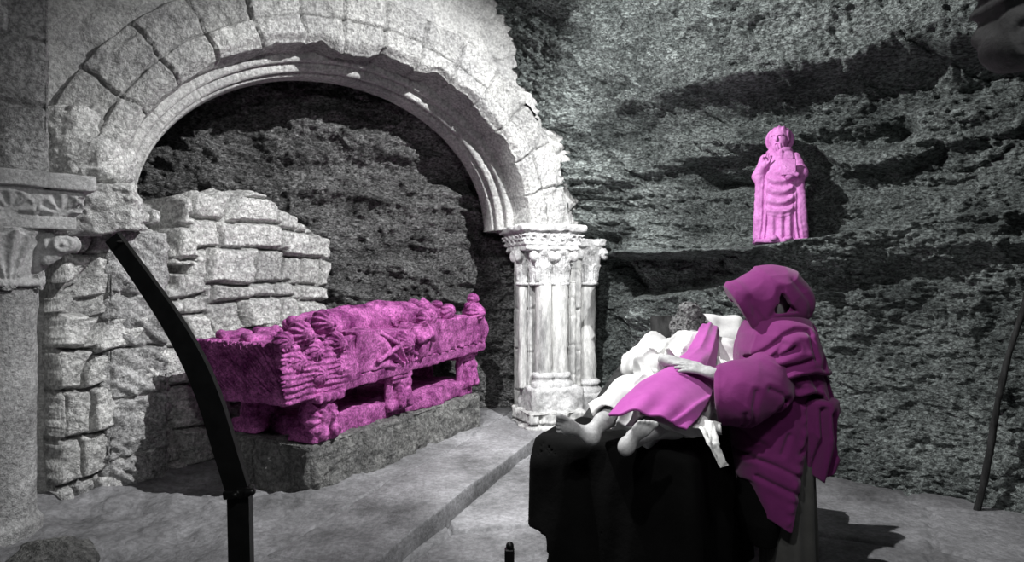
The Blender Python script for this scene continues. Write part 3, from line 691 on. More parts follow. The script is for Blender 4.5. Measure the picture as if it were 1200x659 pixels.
def lower(P):
    q = loc(P, TO, T3); a, b, c = q
    d = np.maximum(np.maximum(.20-a, a-2.40), np.maximum(.06+.05*vnoise(a*3, 0*a, 0*a, 511)-b, b-.82)); top = .47+.025*fbm(a*4, b*3, 0*a, 3, 510)
    d = smax(d, np.maximum(.325-c, c-top), .02)
    return d-.008*fbm(a*8, b*8, c*8, 4, 512)-.006*ridged(a*6, b*6, c*6, 3, 513)
sdf(lower, (lo[0], lo[1], .30), (hi[0], hi[1], .56), .0135, 'base_slab', M['tomb'], tomb)
def support(ac, bc, kind, seed):
    zt = slab_z0(ac)+.02
    def fn(P):
        q = loc(P, TO, T3); a = q[0]-ac; b = q[1]-bc; c = q[2]
        if kind == 'head':      # carved console with a face
            d = box([a, b+.02, c], (0, 0, zt-.03), (.13, .15, .03), .01)
            d = smin(d, ell([a, b, c], (0, .0, .5), (.115, .13, .155)), .02)
            d = smin(d, ell([a, b, c], (0, -.11, .53), (.075, .06, .10)), .02)
            d = smin(d, ell([a, b, c], (0, -.17, .52), (.018, .025, .035)), .01)
            for s in (-1, 1):
                d = smax(d, -ell([a, b, c], (s*.032, -.172, .555), (.02, .02, .015)), .008)
                d = smin(d, ell([a, b, c], (s*.10, -.04, .50), (.045, .08, .12)), .015)
                d = smin(d, ell([a, b, c], (s*.06, -.12, .41), (.05, .05, .06)), .015)
            d = smax(d, -ell([a, b, c], (0, -.17, .478), (.03, .015, .008)), .005)
            d = smin(d, box([a, b, c], (0, .02, .38), (.13, .13, .06), .02), .02)
            ang2 = np.arctan2(c-.5, a)
            d = d-.006*np.sin(ang2*14)*(np.hypot(a, c-.5) > .08)
        else:                   # twin colonnettes and a crouching lion
            d = box([a, b, c], (0, .06, zt-.035), (.14, .14, .035), .01)
            d = smin(d, box([a, b, c], (0, .06, zt-.09), (.12, .12, .02), .01), .01)
            d = np.minimum(d, cap([a, b, c], (-.10, .0, .42), (-.10, .0, zt-.08), .04, .035))
            d = np.minimum(d, ell([a, b, c], (-.10, 0, .44), (.06, .06, .04)))
            d = smin(d, ell([a, b, c], (.04, .03, .60), (.085, .10, .10)), .02)
            d = smin(d, ell([a, b, c], (.05, .0, .50), (.10, .11, .07)), .02)
            d = smin(d, ell([a, b, c], (.09, -.05, .62), (.04, .05, .055)), .015)
            d = smin(d, cap([a, b, c], (.08, -.07, .56), (.10, -.08, .44), .03, .035), .015)
            d = smin(d, cap([a, b, c], (.0, -.05, .56), (-.01, -.08, .44), .03, .035), .015)
            d = smin(d, box([a, b, c], (0, .06, .43), (.14, .12, .04), .02), .02)
        return d-.002*ridged(P[0]*22, P[1]*22, P[2]*22, 3, seed)
    return fn
for i, (ac, bc, kd) in enumerate([(.18, .12, 'head'), (1.12, .10, 'lion'), (2.35, .14, 'lion'), (.18, .72, 'head'), (1.12, .72, 'head'), (2.35, .72, 'head')]):
    p = L2W(ac, bc, 0)
    if i < 3: sdf(support(ac, bc, kd, 520+i), (p[0]-.27, p[1]-.27, .33), (p[0]+.27, p[1]+.27, .84), .0085, 'carved_support', M['tomb'], tomb)
    else: sdf(support(ac, bc, kd, 520+i), (p[0]-.27, p[1]-.27, .33), (p[0]+.27, p[1]+.27, .84), .016, 'carved_support', M['tomb'], tomb)
def tombpart(name, fn, amin, amax, bmin, bmax, z0, z1, h, amp=.006, seed=0):
    def f(P):
        q = loc(P, TO, T3); return fn(q)-amp*.35*ridged(q[0]*18, q[1]*18, q[2]*18, 3, seed)
    cs = [L2W(a, b, 0) for a in (amin, amax) for b in (bmin, bmax)]; l = np.min(cs, 0); u = np.max(cs, 0)
    return sdf(f, (l[0], l[1], z0), (u[0], u[1], z1), h, name, M['tomb'], tomb)
# effigy (feet near, head at far end)
def effigy(q):
    a, b, c = q; zb = 1.07+.0*a; z = c-zb
    d = chain([a, b, z], [((.45, .45, .03), .13), ((.9, .46, .05), .14), ((1.35, .46, .06), .16), ((1.75, .46, .06), .17)], .05)
    # robe folds running lengthwise, fanning to the feet
    fold = np.cos((b-.46)*62/(1+.25*(1.4-a))+.8*vnoise(a*3, b*6, 0*a, 541))
    d = d-.024*(1-np.abs(np.sin((b-.46)*50/(1+.3*(1.4-a))+1.2*vnoise(a*3, b*6, 0*a, 541))))*sstep(1.8, 1.4, a)
    for s in (-1, 1):
        d = smin(d, chain([a, b, z], [((1.78, .46+s*.17, .10), .07), ((1.45, .46+s*.22, .08), .065), ((1.30, .46+s*.04, .20), .045)], .03), .03)
        d = smin(d, chain([a, b, z], [((.42, .46+s*.08, .06), .055), ((.38, .46+s*.10, .11), .045)], .02), .02)
    d = smin(d, cap([a, b, z], (1.85, .46, .10), (1.95, .46, .11), .06, .06), .03)
    d = smin(d, ell([a, b, z], (2.07, .46, .14), (.115, .085, .10)), .02)
    d = smin(d, ell([a, b, z], (2.06, .46, .24), (.03, .015, .022)), .01)
    d = smin(d, ell([a, b, z], (2.10, .46, .12), (.12, .12, .08)), .02)
    return d
tombpart('effigy', effigy, .2, 2.35, .1, .85, 1.0, 1.42, .0095, .005, 545)
def pillow(q):
    a, b, c = q; z = c-(1.07+.0*a)
    return np.minimum(ell([a, b, z], (2.15, .46, .03), (.20, .30, .085)), ell([a, b, z], (2.13, .46, .09), (.14, .22, .06)))
tombpart('carved_pillow', pillow, 1.8, 2.45, .05, .9, 1.0, 1.3, .012, .004, 546)
def figure(ac, bc, hh, lean, seed):
    def fn(q):
        a, b, c = q; a = a-ac; b = b-bc; z = c-(.80+.02*ac) if bc < .1 else c-1.07
        p = [a-lean*z, b, z]
        d = ell(p, (0, 0, hh*.32), (.095, .085, hh*.36))
        d = d-.009*np.cos(np.arctan2(p[0]-.02, p[2]+.15)*20)
        d = smin(d, ell(p, (0, -.02, hh*.80), (.062, .065, hh*.19)), .02)
        d = smin(d, ell(p, (0, -.08, hh*.79), (.014, .02, .02)), .008)
        an_ = np.arctan2(p[0], p[2]-hh*.78); d = d-.008*np.cos(an_*9)*sstep(.03, .05, np.hypot(p[0], p[2]-hh*.78))*(p[2] > hh*.72)
        for s in (-1, 1): d = smin(d, chain(p, [((s*.09, -.01, hh*.58), .038), ((s*.10, -.07, hh*.38), .034), ((s*.02, -.11, hh*.46), .026)], .015), .012)
        return d
    return fn
figs = [(1.33, .0, .42, .1), (2.42, .10, .30, .0), (2.20, .70, .24, 0),
        (-.05, .74, .06, 0), (-.08, .45, .05, 0), (.60, .76, .14, 0), (.25, .72, .07, .2), (2.42, .55, .22, 0)]
for i, (ac, bc, hh, ln) in enumerate(figs):
    zb = .80 if bc < .1 else 1.03
    tombpart('carved_figure', figure(ac, bc, hh, ln, i), ac-.2, ac+.2, bc-.2, bc+.2, zb-.04, zb+hh+.09, .0085 if bc < .1 else .011, .006, 560+i)
def fa(px, py, off=.03):
    k = (px-CX)/F; ox = TN[0]-E[0]*off; oy = TN[1]-E[1]*off
    a = (k*oy-ox)/(D[0]-k*D[1]); return a, EYE+(HZ-py)/F*(oy+D[1]*a)
def roundel(px, py, r, face, seed):
    ac, zc = fa(px, py)
    def fn(q):
        p = [q[0]-ac, q[1]+.01, q[2]-zc]; rr = np.hypot(p[0], p[2]); an = np.arctan2(p[0], p[2])
        d = ell(p, (0, .03, 0), (r, r*.95, r*1.08))
        if face:
            d = smin(d, ell(p, (0, -.03, -.01), (r*.55, r*.8, r*.7)), .012)
            d = smin(d, ell(p, (0, -.03-r*.72, -.01), (r*.13, r*.2, r*.22)), .006)
            for s in (-1, 1): d = smax(d, -ell(p, (s*r*.24, -.03-r*.72, r*.12), (r*.16, r*.16, r*.11)), .005)
            d = smax(d, -ell(p, (0, -.03-r*.72, -r*.38), (r*.22, r*.12, r*.05)), .004)
            d = d-.009*np.cos(an*11)*sstep(r*.5, r*.7, rr)
        else: d = d-.006*np.cos(an*9+rr*110)*sstep(r*.15, r*.35, rr)
        return d
    return fn, ac, zc
for i, (px, py, r, fc) in enumerate([(358, 392, .085, 1), (384, 378, .08, 1), (352, 425, .08, 0), (372, 412, .085, 0), (378, 440, .075, 0), (398, 402, .075, 1), (400, 430, .07, 0), (338, 402, .07, 0), (476, 402, .085, 1), (508, 372, .075, 0), (530, 366, .075, 0), (560, 366, .085, 1)]):
    fn, ac, zc = roundel(px, py, r, fc, i); tombpart('carved_boss', fn, ac-.17, ac+.17, -.2, .2, zc-.15, zc+.15, .0065, .004, 600+i)
# relief drapery in the carved field, lengthwise with ridged folds, and a crozier
def relief(q):
    a, b, c = q; z0 = slab_z0(a)
    d = np.maximum(np.maximum(.45-a, a-2.5), np.maximum(-(.0+.10*(c-z0))-b+.0, b-.2)); d = np.maximum(d, np.maximum(z0+.09-c, c-(1.10+.02*a-.12*sstep(.75, 1.0, a)*sstep(1.35, 1.1, a))))
    an = np.arctan2(c-.7, a-1.2)
    f = np.cos(an*20+2*vnoise(a*4, c*4, 0*a, 571))*sstep(.7, .9, a)*sstep(1.35, 1.2, a)
    g = np.cos((a+c*.7)*45)*sstep(1.4, 1.6, a)*.5
    return d-.022*f-.014*g-.006*vnoise(a*16, b*8, c*16, 572)
tombpart('relief_panel', relief, .4, 2.55, -.06, .25, .74, 1.2, .0095, .008, 573)
tombpart('crozier', lambda q: np.minimum(cap(q, (.72, -.035, .86), (1.12, -.035, 1.0), .02, .02), ell(q, (1.16, -.035, 1.01), (.05, .03, .05))), .6, 1.3, -.1, .1, .8, 1.1, .008, .002, 574)
tombpart('crozier', lambda q: cap(q, (.75, -.03, 1.08), (1.25, -.03, .86), .018, .018), .6, 1.35, -.1, .1, .8, 1.15, .008, .002, 575)

# ------------------------------------------------------------------ statue on the ledge
SY = 5.35; sb = W(914, 285, SY)
stt = empty('statue', sb); tag(stt, 'lilac stone statue of a bearded saint with a halo standing on the rock ledge', 'statue')
def sloc(P): return loc(P, sb, [U([.94, -.34, 0]), U([.34, .94, 0]), np.array([0, 0, 1.])])
def sbody(P):
    x, y, z = sloc(P); p = [x, y, z]
    hw = interp(z, [(0, .205), (.1, .190), (.3, .175), (.5, .165), (.62, .155), (.70, .14), (.76, .09), (.80, .05)])
    hd = interp(z, [(0, .14), (.3, .12), (.55, .125), (.72, .10), (.80, .05)])
    an = np.sqrt((x/hw)**2+((y)/hd)**2)
    d = (an-1)*np.minimum(hw, hd); d = smax(d, np.maximum(-z+.0, z-.79), .02)
    # mantle edges hanging at the sides
    side = sstep(.085, .12, np.abs(x)); vf = np.cos(x*190+np.sign(x)*z*9+2*vnoise(x*9, z*5, 0*x, 604))
    # swags in front
    sw_ = z-1.6*(x+.01)**2*2.0; reg = sstep(.20, .26, z)*sstep(.60, .52, z)*(1-side)
    swf = np.cos(sw_*75+1.0*vnoise(x*6, z*6, 0*x, 601))
    low = sstep(.26, .18, z)*(1-side); lf = np.cos(x*95)
    d = d-(.013*swf*reg+.010*vf*side+.012*lf*low)*(y < .03)
    # hem of mantle
    d = d-.014*sstep(.19, .21, z-.5*(np.abs(x))**1.0*.6)*(1-side)*(y < 0)
    # arms
    d = smin(d, chain(p, [((-.115, -.02, .70), .045), ((-.165, -.05, .56), .050), ((-.13, -.12, .63), .032)], .03), .02)
    d = smin(d, chain(p, [((.115, -.02, .70), .045), ((.155, -.07, .57), .052), ((.06, -.16, .535), .036)], .03), .02)
    # sleeves hanging from the forearms
    d = smin(d, cap(p, (-.155, -.06, .54), (-.168, -.05, .06), .036, .045), .03)
    d = smin(d, cap(p, (.145, -.07, .54), (.168, -.05, .06), .036, .045), .03)
    # collar
    d = smin(d, np.hypot(np.hypot(x, (y+.02)*1.1)-.075, z-.765)-.022, .012)
    d = smin(d, box(p, (0, -.11, .70), (.014, .012, .06), .005), .01)
    return d-.003*fbm(x*30, y*30, z*30, 3, 602)
sdf(sbody, sb+[-.32, -.3, -.01], sb+[.32, .28, .84], .0052, 'robe', M['statue'], stt)
def shead(P):
    x, y, z = sloc(P); c, s = math.cos(.3), math.sin(.3); x, y = x*c-(y)*s+.0, x*s+y*c
    p = [x/1.13, (y+.02)/1.13, (z-.862)/1.13]
    d = ell(p, (0, 0, .0), (.062, .072, .088)); d = smin(d, cap(p, (0, .01, -.06), (0, .01, -.12), .045, .05), .02)
    d = smin(d, ell(p, (0, -.045, -.065), (.042, .04, .045)), .015)          # beard
    d = smin(d, ell(p, (0, -.078, -.008), (.011, .018, .022)), .008)          # nose
    d = smin(d, ell(p, (0, -.062, .022), (.045, .018, .01)), .01)            # brow
    for q in (-1, 1):
        d = smax(d, -ell(p, (q*.024, -.074, .008), (.014, .012, .009)), .006)
        d = smin(d, ell(p, (q*.024, -.060, .006), (.009, .009, .006)), .002)
        d = smin(d, ell(p, (q*.063, .005, 0), (.010, .016, .024)), .006)
    d = smax(d, -ell(p, (0, -.08, -.046), (.02, .012, .004)), .004)
    hair = ell(p, (0, .015, .022), (.070, .072, .080))-.004*np.cos(x*160)*(z > .8); hair = np.maximum(hair, -(p[1]+.045+.0*z))
    d = smin(d, hair, .006)
    beard = .003*np.cos(x*300+z*60)*(p[2] < -.045)
    return d-beard
sdf(shead, sb+[-.12, -.15, .72], sb+[.12, .14, .99], .0036, 'head', M['statue'], stt)
def halo(P):
    x, y, z = sloc(P); r = np.hypot(x, z-.868)
    return np.maximum(r-.112, np.abs(y-.045)-.012)-.004*np.exp(-((r-.10)/.008)**2)
sdf(halo, sb+[-.16, -.08, .73], sb+[.16, .16, 1.0], .0045, 'halo', M['statue'], stt)
def fingers(P, wrist, fdir, pn, size, curls, side=1, spread=.12, thumb=(.7, .5)):
    """hand: wrist point, finger direction, palm normal (the palm faces this way); side = +1 thumb on cross(f,pn)"""
    f = U(fdir); n = U(np.array(pn)-f*(np.array(pn)@f)); s = np.cross(f, n)*side; w_ = np.array(wrist, float); k = size
    pc_ = w_+f*.045*k
    d = box(P, w_+f*.05*k, (.048*k, .012*k, .036*k), .011*k, [f, n, s])
    d = smin(d, cap(P, w_-f*.03*k, w_+f*.02*k, .026*k, .024*k), .02*k)
    L_ = [.072, .082, .076, .060]
    for i in range(4):
        q = 1.5-i; b = w_+f*.095*k+s*q*.0195*k-f*.004*k*abs(q-.5)
        dr = U(f+s*q*spread*.5)
        pts = [b-dr*.02*k]; cur = 0; dd = dr
        segs = [.45, .32, .25]
        for j, sg_ in enumerate(segs):
            cur += curls[i]*(.8 if j == 0 else 1.0); dd = dr*math.cos(cur)+n*math.sin(cur); pts.append((pts[-1] if j else b)+dd*L_[i]*sg_*k)
        rs = [.0105, .0095, .0088, .0075]
        for j in range(3): d = smin(d, cap(P, pts[j], pts[j+1], rs[j]*k, rs[j+1]*k), .004*k)
    b = w_+f*.02*k+s*.028*k; t1 = U(f*thumb[0]+s*.6+n*thumb[1]*.5); m_ = b+t1*.045*k; t2 = U(f*.9+s*.15+n*thumb[1]); e_ = m_+t2*.035*k; g_ = e_+t2*.025*k
    d = smin(d, cap(P, b, m_, .015*k, .012*k), .012*k); d = smin(d, cap(P, m_, e_, .0115*k, .0105*k), .004*k); d = smin(d, cap(P, e_, g_, .0105*k, .008*k), .004*k)
    return d
def shand(P):
    q = sloc(P)
    d = fingers(q, (-.125, -.13, .635), (.1, 0, 1), (0, -1, 0), .62, [.1, .1, .9, 1.0], 1)
    return d
sdf(shand, sb+[-.2, -.3, .57], sb+[.1, -.02, .8], .0034, 'raised_hand', M['statue'], stt)
def sbook(P):
    q = sloc(P); d = box(q, (.055, -.175, .60), (.055, .022, .062), .006)
    d = smax(d, -np.maximum(np.abs(q[1]+.175)-.012, .045-np.abs(q[0]-.055-.02)), .003) if False else d
    return smin(d, fingers(q, (.10, -.19, .545), (-.8, 0, .35), (0, .6, .8), .68, [.3, .3, .3, .3], 1), .004)
sdf(sbook, sb+[-.08, -.32, .48], sb+[.22, -.06, .72], .0036, 'book', M['statue'], stt)
def sfeet(P):
    q = sloc(P); d = box(q, (0, -.02, .012), (.20, .15, .016), .01)
    for s in (-1, 1): d = smin(d, ell(q, (s*.055, -.15, .03), (.035, .06, .026)), .01)
    return d-.004*fbm(q[0]*20, q[1]*20, q[2]*20, 3, 603)
sdf(sfeet, sb+[-.28, -.28, -.03], sb+[.28, .22, .07], .0055, 'feet_and_base', M['statue'], stt)

# ------------------------------------------------------------------ bier with black cloth
BD = U([.54, .84]); BE = np.array([BD[1], -BD[0]])       # along (feet->head), across to the right
BC = np.array([.46, 2.98])                                # middle of the foot end
def bw(a, b, c): return np.array([BC[0]+BD[0]*a+BE[0]*b, BC[1]+BD[1]*a+BE[1]*b, c])
B3 = [np.array([*BD, 0]), np.array([*BE, 0]), np.array([0, 0, 1.])]; BO3 = bw(0, 0, 0)
FZ = -.085
bier = empty('bier', bw(.9, 0, FZ)); tag(bier, 'long dark wooden bier with a raised backrest under the black cloth', 'bier')
def boxmesh(name, c, h, ax, mat, parent, rd=.006):
    me = bpy.data.meshes.new(name); import bmesh
    bm = bmesh.new(); bmesh.ops.create_cube(bm, size=2)
    for v in bm.verts:
        p = np.array(c)+ax[0]*v.co.x*h[0]+ax[1]*v.co.y*h[1]+ax[2]*v.co.z*h[2]; v.co = p
    bmesh.ops.bevel(bm, geom=list(bm.edges), offset=rd, segments=2, affect='EDGES'); bmesh.ops.recalc_face_normals(bm, faces=bm.faces)
    bm.to_mesh(me); bm.free(); return link(name, me, mat, parent, False)
boxmesh('tabletop', bw(.85, 0, .70), (.84, .36, .02), B3, M['wood'], bier)
for a in (.08, 1.6):
    for b in (-.32, .32): boxmesh('leg', bw(a, b, .30), (.03, .03, .385), B3, M['wood'], bier)
sl_ = rad(24); SA = [U(np.array([*BD*math.cos(sl_), math.sin(sl_)])), np.array([*BE, 0]), None]; SA[2] = np.cross(SA[0], SA[1])*-1
if SA[2][2] < 0: SA[2] = -SA[2]
boxmesh('backrest', bw(.45, 0, .735)+SA[0]*.42, (.46, .36, .014), SA, M['wood'], bier)
# upright head panel
hp0 = W(762, 371, 3.98); hp1 = W(870, 371, 3.90)
hx = U(hp1-hp0); hx[2] = 0; hx = U(hx); hn = np.array([hx[1], -hx[0], 0]); hup = U(np.array([-hn[0]*.35, -hn[1]*.35, 1]))
hmid = (hp0+hp1)/2
boxmesh('head_panel', hmid-hup*.30, (np.linalg.norm(hp1-hp0)/2, .30, .012), [hx, hup, np.cross(hx, hup)], M['wood'], bier)

def cloth(P):
    q = loc(P, BO3, B3); a, b, c = q
    t = np.clip((.76-c)/.85, 0, 1)
    hang = -.40 if False else 0
    fold = (.035*np.sin(b*19+1.5*vnoise(b*3, c*1.5, 0*a, 701))+.02*vnoise(b*14, c*2.5, a*3, 702))*t**.7
    fold2 = (.03*np.sin(a*14+vnoise(a*3, c*1.5, 0*a, 703)*2)+.02*vnoise(a*13, c*2.5, 0*a, 704))*t**.7
    flare = .01+.02*t
    lobe = .06*np.exp(-((b+.36)/.12)**2)*sstep(.76, .6, c)
    dA = np.maximum(-.03-flare-fold-lobe-a, a-1.65-flare)
    dB = np.maximum(-.39-flare*1.0-fold2*.5-b, b-.38-flare-fold2)
    top = .745+.012*fbm(a*5, b*5, 0*a, 3, 705)
    o = smax(smax(dA, dB, .05), c-top, .035)
    inner = np.maximum(o+.018, -9)
    bot = np.where(a < .12, FZ+.03+0*a, FZ+.06)
    # left lobe ends higher up
    bot = bot+.34*sstep(-.24, -.30, b)
    d = np.maximum(o, bot-c+.01*np.sin(b*30))
    d = np.maximum(d, -(o+.02)) if True else d
    return d
cl_lo = np.min([bw(a, b, 0) for a in (-.25, 1.85) for b in (-.62, .6)], 0); cl_hi = np.max([bw(a, b, 0) for a in (-.25, 1.85) for b in (-.62, .6)], 0)
o = sdf(cloth, (cl_lo[0], cl_lo[1], -.1), (cl_hi[0], cl_hi[1], .80), .0125, 'black_cloth', M['black'], None, pos=bw(.85, 0, .72))
tag(o, 'heavy black cloth draped over the bier and hanging to the floor', 'cloth')

# ------------------------------------------------------------------ reclining man
mh = W(808, 381, 3.80)                       # head centre
neck = W(813, 402, 3.68); shL = W(768, 413, 3.66); shR = W(848, 417, 3.52); chest = W(806, 428, 3.52); belly = W(800, 447, 3.36); pel = W(792, 466, 3.22)
hipL = W(772, 466, 3.24); hipR = W(812, 474, 3.14); knL = W(738, 474, 3.06); knR = W(790, 488, 2.94)
anL = W(706, 494, 2.88); anR = W(744, 514, 2.72)
heelL = W(698, 517, 2.83); toeL = W(655, 497, 2.80)
heelR = W(731, 531, 2.60); toeR = W(759, 496, 2.58)
elL = W(747, 432, 3.52); wrL = W(784, 423, 3.08); elR = W(858, 450, 3.36); wrR = W(822, 448, 3.24)
man = empty('person', bw(.6, 0, .75)); tag(man, 'person in white tunic and mauve stole lying barefoot on the black bier', 'person')
def foot(P, ankle, heel, toe, sole_n, side):
    """sole_n points out of the sole; side: +1 puts big toe on cross(f,n)"""
    f = U(toe-heel); n = U(np.array(sole_n)-f*(np.array(sole_n)@f)); s = np.cross(f, n)*side
    L_ = np.linalg.norm(toe-heel); k = L_/.21
    d = ell(P, heel-n*.012+f*.015, (.037*k, .036*k, .034*k), [f, n, s])
    d = smin(d, ell(P, heel+f*L_*.42-n*.025*k, (.085*k, .03*k, .032*k), [f, n, s]), .03)
    d = smin(d, ell(P, heel+f*L_*.74-n*.012*k, (.042*k, .022*k, .046*k), [f, n, s]), .025)
    d = smin(d, cap(P, heel+f*.03-n*.03, ankle, .036*k, .036), .035)
    d = smax(d, -ell(P, heel+f*L_*.42+n*.034*k+s*.03*k, (.05*k, .018*k, .022*k), [f, n, s]), .02)   # arch of the sole
    for i in range(5):
        q = 2-i; r = [.0155, .0115, .011, .0105, .0095][i]*k
        b = heel+f*(L_*[.93, .93, .90, .86, .81][i])+s*q*.0195*k-n*.008*k
        e = b+f*[.032, .030, .027, .024, .02][i]*k+n*(.006)*k
        d = smin(d, cap(P, b-f*.03*k, b, r*.75, r*.75), .008); d = smin(d, cap(P, b, e, r*.8, r), .003)
        d = smin(d, ell(P, e, (r*1.15, r*1.0, r*1.08), [f, n, s]), .003)
    return d
fnL = np.array([.15, -.9, -.45]); fnR = np.array([-.1, -1, -.25])
def mbody(P):
    d = chain(P, [(pel, .125), (belly, .115), (chest, .13)], .06)
    d = smin(d, cap(P, shL, shR, .06, .06), .06); d = smin(d, cap(P, chest, neck, .07, .05), .04); d = smin(d, cap(P, neck, mh, .05, .05), .03)
    ax = headax
    d = smin(d, ell(P, mh, (.072, .092, .105), ax), .03)
    d = smin(d, ell(P, mh+ax[1]*.085-ax[2]*.02, (.014, .022, .028), ax), .01); d = smin(d, ell(P, mh+ax[1]*.05-ax[2]*.075, (.045, .04, .035), ax), .02)
    for s in (-1, 1):
        d = smax(d, -ell(P, mh+ax[1]*.092+ax[0]*s*.03+ax[2]*.012, (.016, .012, .01), ax), .008); d = smin(d, ell(P, mh+ax[0]*s*.074-ax[1]*.005, (.012, .022, .032), ax), .006)
    d = smax(d, -ell(P, mh+ax[1]*.094-ax[2]*.058, (.022, .01, .004), ax), .005)
    d = smin(d, chain(P, [(hipL, .09), (knL, .06), (W(722, 484, 2.96), .052), (anL, .036)], .03), .04)
    d = smin(d, chain(P, [(hipR, .09), (knR, .06), (W(766, 500, 2.87), .052), (anR, .036)], .03), .04)
    d = smin(d, chain(P, [(shL, .055), (elL, .042), (wrL, .027)], .02), .03)
    d = smin(d, chain(P, [(shR, .055), (elR, .042), (wrR, .027)], .02), .03)
    return d
headax = [U([.92, -.30, .10]), None, None]; headax[1] = U(np.cross(U([.25, .35, 1]), headax[0])); headax[2] = np.cross(headax[0], headax[1])
# face looks up and away: ax[1] = face direction
fd = U([.45, .25, .8]); headax = [U(np.cross(fd, U([.5, .8, -.3]))), fd, None]; headax[2] = np.cross(headax[0], fd)
if headax[2]@(mh-neck) < 0: headax[2] = -headax[2]; headax[0] = -headax[0]
def mfull(P):
    d = mbody(P)
    d = smin(d, foot(P, anL, heelL, toeL, fnL, 1), .02); d = smin(d, foot(P, anR, heelR, toeR, fnR, 1), .02)
    d = smin(d, fingers(P, wrL, W(826, 430, 2.98)-wrL, (0, .3, -1), 1.0, [.15, .15, .15, .2], 1), .012)
    d = smin(d, fingers(P, wrR, W(780, 440, 3.22)-wrR, (0, .3, -1), 1.0, [.15, .15, .15, .2], -1), .012)
    return d
allp = np.array([mh, neck, shL, shR, pel, knL, knR, anL, anR, heelL, toeL, heelR, toeR, elL, elR, wrL])
sdf(mfull, allp.min(0)-.17, allp.max(0)+.16, .0055, 'body', M['skin'], man)
def mhair(P):
    ax = headax
    d = ell(P, mh+ax[2]*.012-ax[1]*.018, (.098, .108, .115), ax); d = np.maximum(d, -ell(P, mh+ax[1]*.11-ax[2]*.05, (.065, .07, .10), ax))
    be = ell(P, mh+ax[1]*.05-ax[2]*.085, (.06, .05, .05), ax); d = np.minimum(d, be)
    return d-.010*ridged(P[0]*38, P[1]*38, P[2]*38, 2, 711)-.006*vnoise(P[0]*80, P[1]*80, P[2]*80, 712)
sdf(mhair, mh-.16, mh+.16, .0042, 'hair', M['hair'], man)
def tunic(P):
    d = chain(P, [(pel, .155), (belly, .145), (chest, .155), (neck-(neck-chest)*.3, .10)], .06)
    d = smin(d, cap(P, shL, shR, .082, .085), .07)
    d = smin(d, chain(P, [(hipL, .125), (knL, .10), (W(712, 487, 2.94), .075)], .04), .07)
    d = smin(d, chain(P, [(hipR, .12), (knR, .10), (W(764, 498, 2.89), .085)], .04), .07)
    d = smin(d, cap(P, knL, knR, .07, .07), .09)
    d = smin(d, chain(P, [(shL, .085), (elL, .078), (elL*.5+wrL*.5+[0, 0, -.01], .070), (wrL*.8+elL*.2, .05)], .03), .04)
    d = smin(d, chain(P, [(shR, .085), (elR, .078), (wrR*.8+elR*.2, .066)], .03), .05)
    ax = U(pel-chest)
    a = P[0]*1.6+P[2]*1.5; b = P[1]*1.4-P[0]*1.0
    lg = (P[0]*.55+P[1]*.65+P[2]*.5); ac_ = (P[0]*.8-P[1]*.6+P[2]*.2)
    f = vnoise(lg*2.2, ac_*9, P[2]*4, 721); f2 = vnoise(lg*6, ac_*17, P[2]*9, 722)
    d = d-.040*(1-np.abs(f))**4+.022*np.exp(-np.abs(f+.45)*14)-.012*(1-np.abs(f2))**3+.015
    # open ends at the ankles
    d = smax(d, -cap(P, W(700, 493, 2.80), W(725, 484, 3.0), .05, .05), .01)
    d = smax(d, -cap(P, W(754, 504, 2.78), W(770, 496, 2.93), .052, .05), .01)
    d = smax(d, -(loc(P, neck, [U(mh-neck)]*3)[0]*-1-.02)*1.0, .01) if False else d
    return smax(d, .742-P[2], .02)
sdf(tunic, allp.min(0)-.2, allp.max(0)+[.24, .2, .1], .0068, 'tunic', M['white'], man)
# mauve stole: over the shoulder, down the chest, spreading over the legs
sp = [(W(830, 393, 3.60), .05, .035), (W(826, 408, 3.42), .06, .05), (W(819, 428, 3.28), .075, .05), (W(808, 446, 3.12), .11, .06), (W(790, 466, 2.98), .16, .065), (W(770, 488, 2.83), .17, .07), (W(757, 503, 2.76), .165, .06)]
st_c = np.array([s[0] for s in sp]); st_w = [s[1] for s in sp]; st_h = [s[2] for s in sp]
side_v = U(W(832, 512, 2.76)-W(716, 503, 2.78)); side_v = U([.93, -.30, -.16])
def stole_surface():
    n, m = 120, 90
    tt = np.linspace(0, len(sp)-1, n); c = np.stack([np.interp(tt, range(len(sp)), st_c[:, i]) for i in range(3)], -1)
    # smooth centre line
    for _ in range(12): c[1:-1] = .25*c[:-2]+.5*c[1:-1]+.25*c[2:]
    wd = np.interp(tt, range(len(sp)), st_w); hh = np.interp(tt, range(len(sp)), st_h)
    s = np.linspace(-1, 1, m)
    tan = np.gradient(c, axis=0); tan /= np.linalg.norm(tan, axis=1)[:, None]
    sv = np.broadcast_to(side_v, c.shape); up = np.cross(sv, tan); up /= np.linalg.norm(up, axis=1)[:, None]; up *= np.sign(up[:, 2:3]+.001)
    S = s[None]; T = tt[:, None]
    f = .012*(1-np.abs(np.sin(S*4.2+.3*T)))*sstep(3.5, 1.5, T)+.020*(1-np.abs(vnoise(S*1.5+T*.25, T*.35, 0*S+0*T, 731)))**3*sstep(1.5, 3, T)+.014*vnoise(S*2.0, T*.7, 0*S+0*T, 732)*sstep(2, 4, T)+.010*np.cos(S*9+T*.5)*sstep(4.2, 6, T)
    arch_ = (1-np.abs(S)**2.4)*hh[:, None]+.028
    P = c[:, None]+sv[:, None]*(S*wd[:, None])[..., None]+up[:, None]*(arch_+f)[..., None]
    return P
P_ = stole_surface(); n, m = P_.shape[:2]
o = mk('stole', P_.reshape(-1, 3), grid_faces(n, m), M['mauve'], man)
md = o.modifiers.new('thick', 'SOLIDIFY'); md.thickness = .012; md.offset = 0

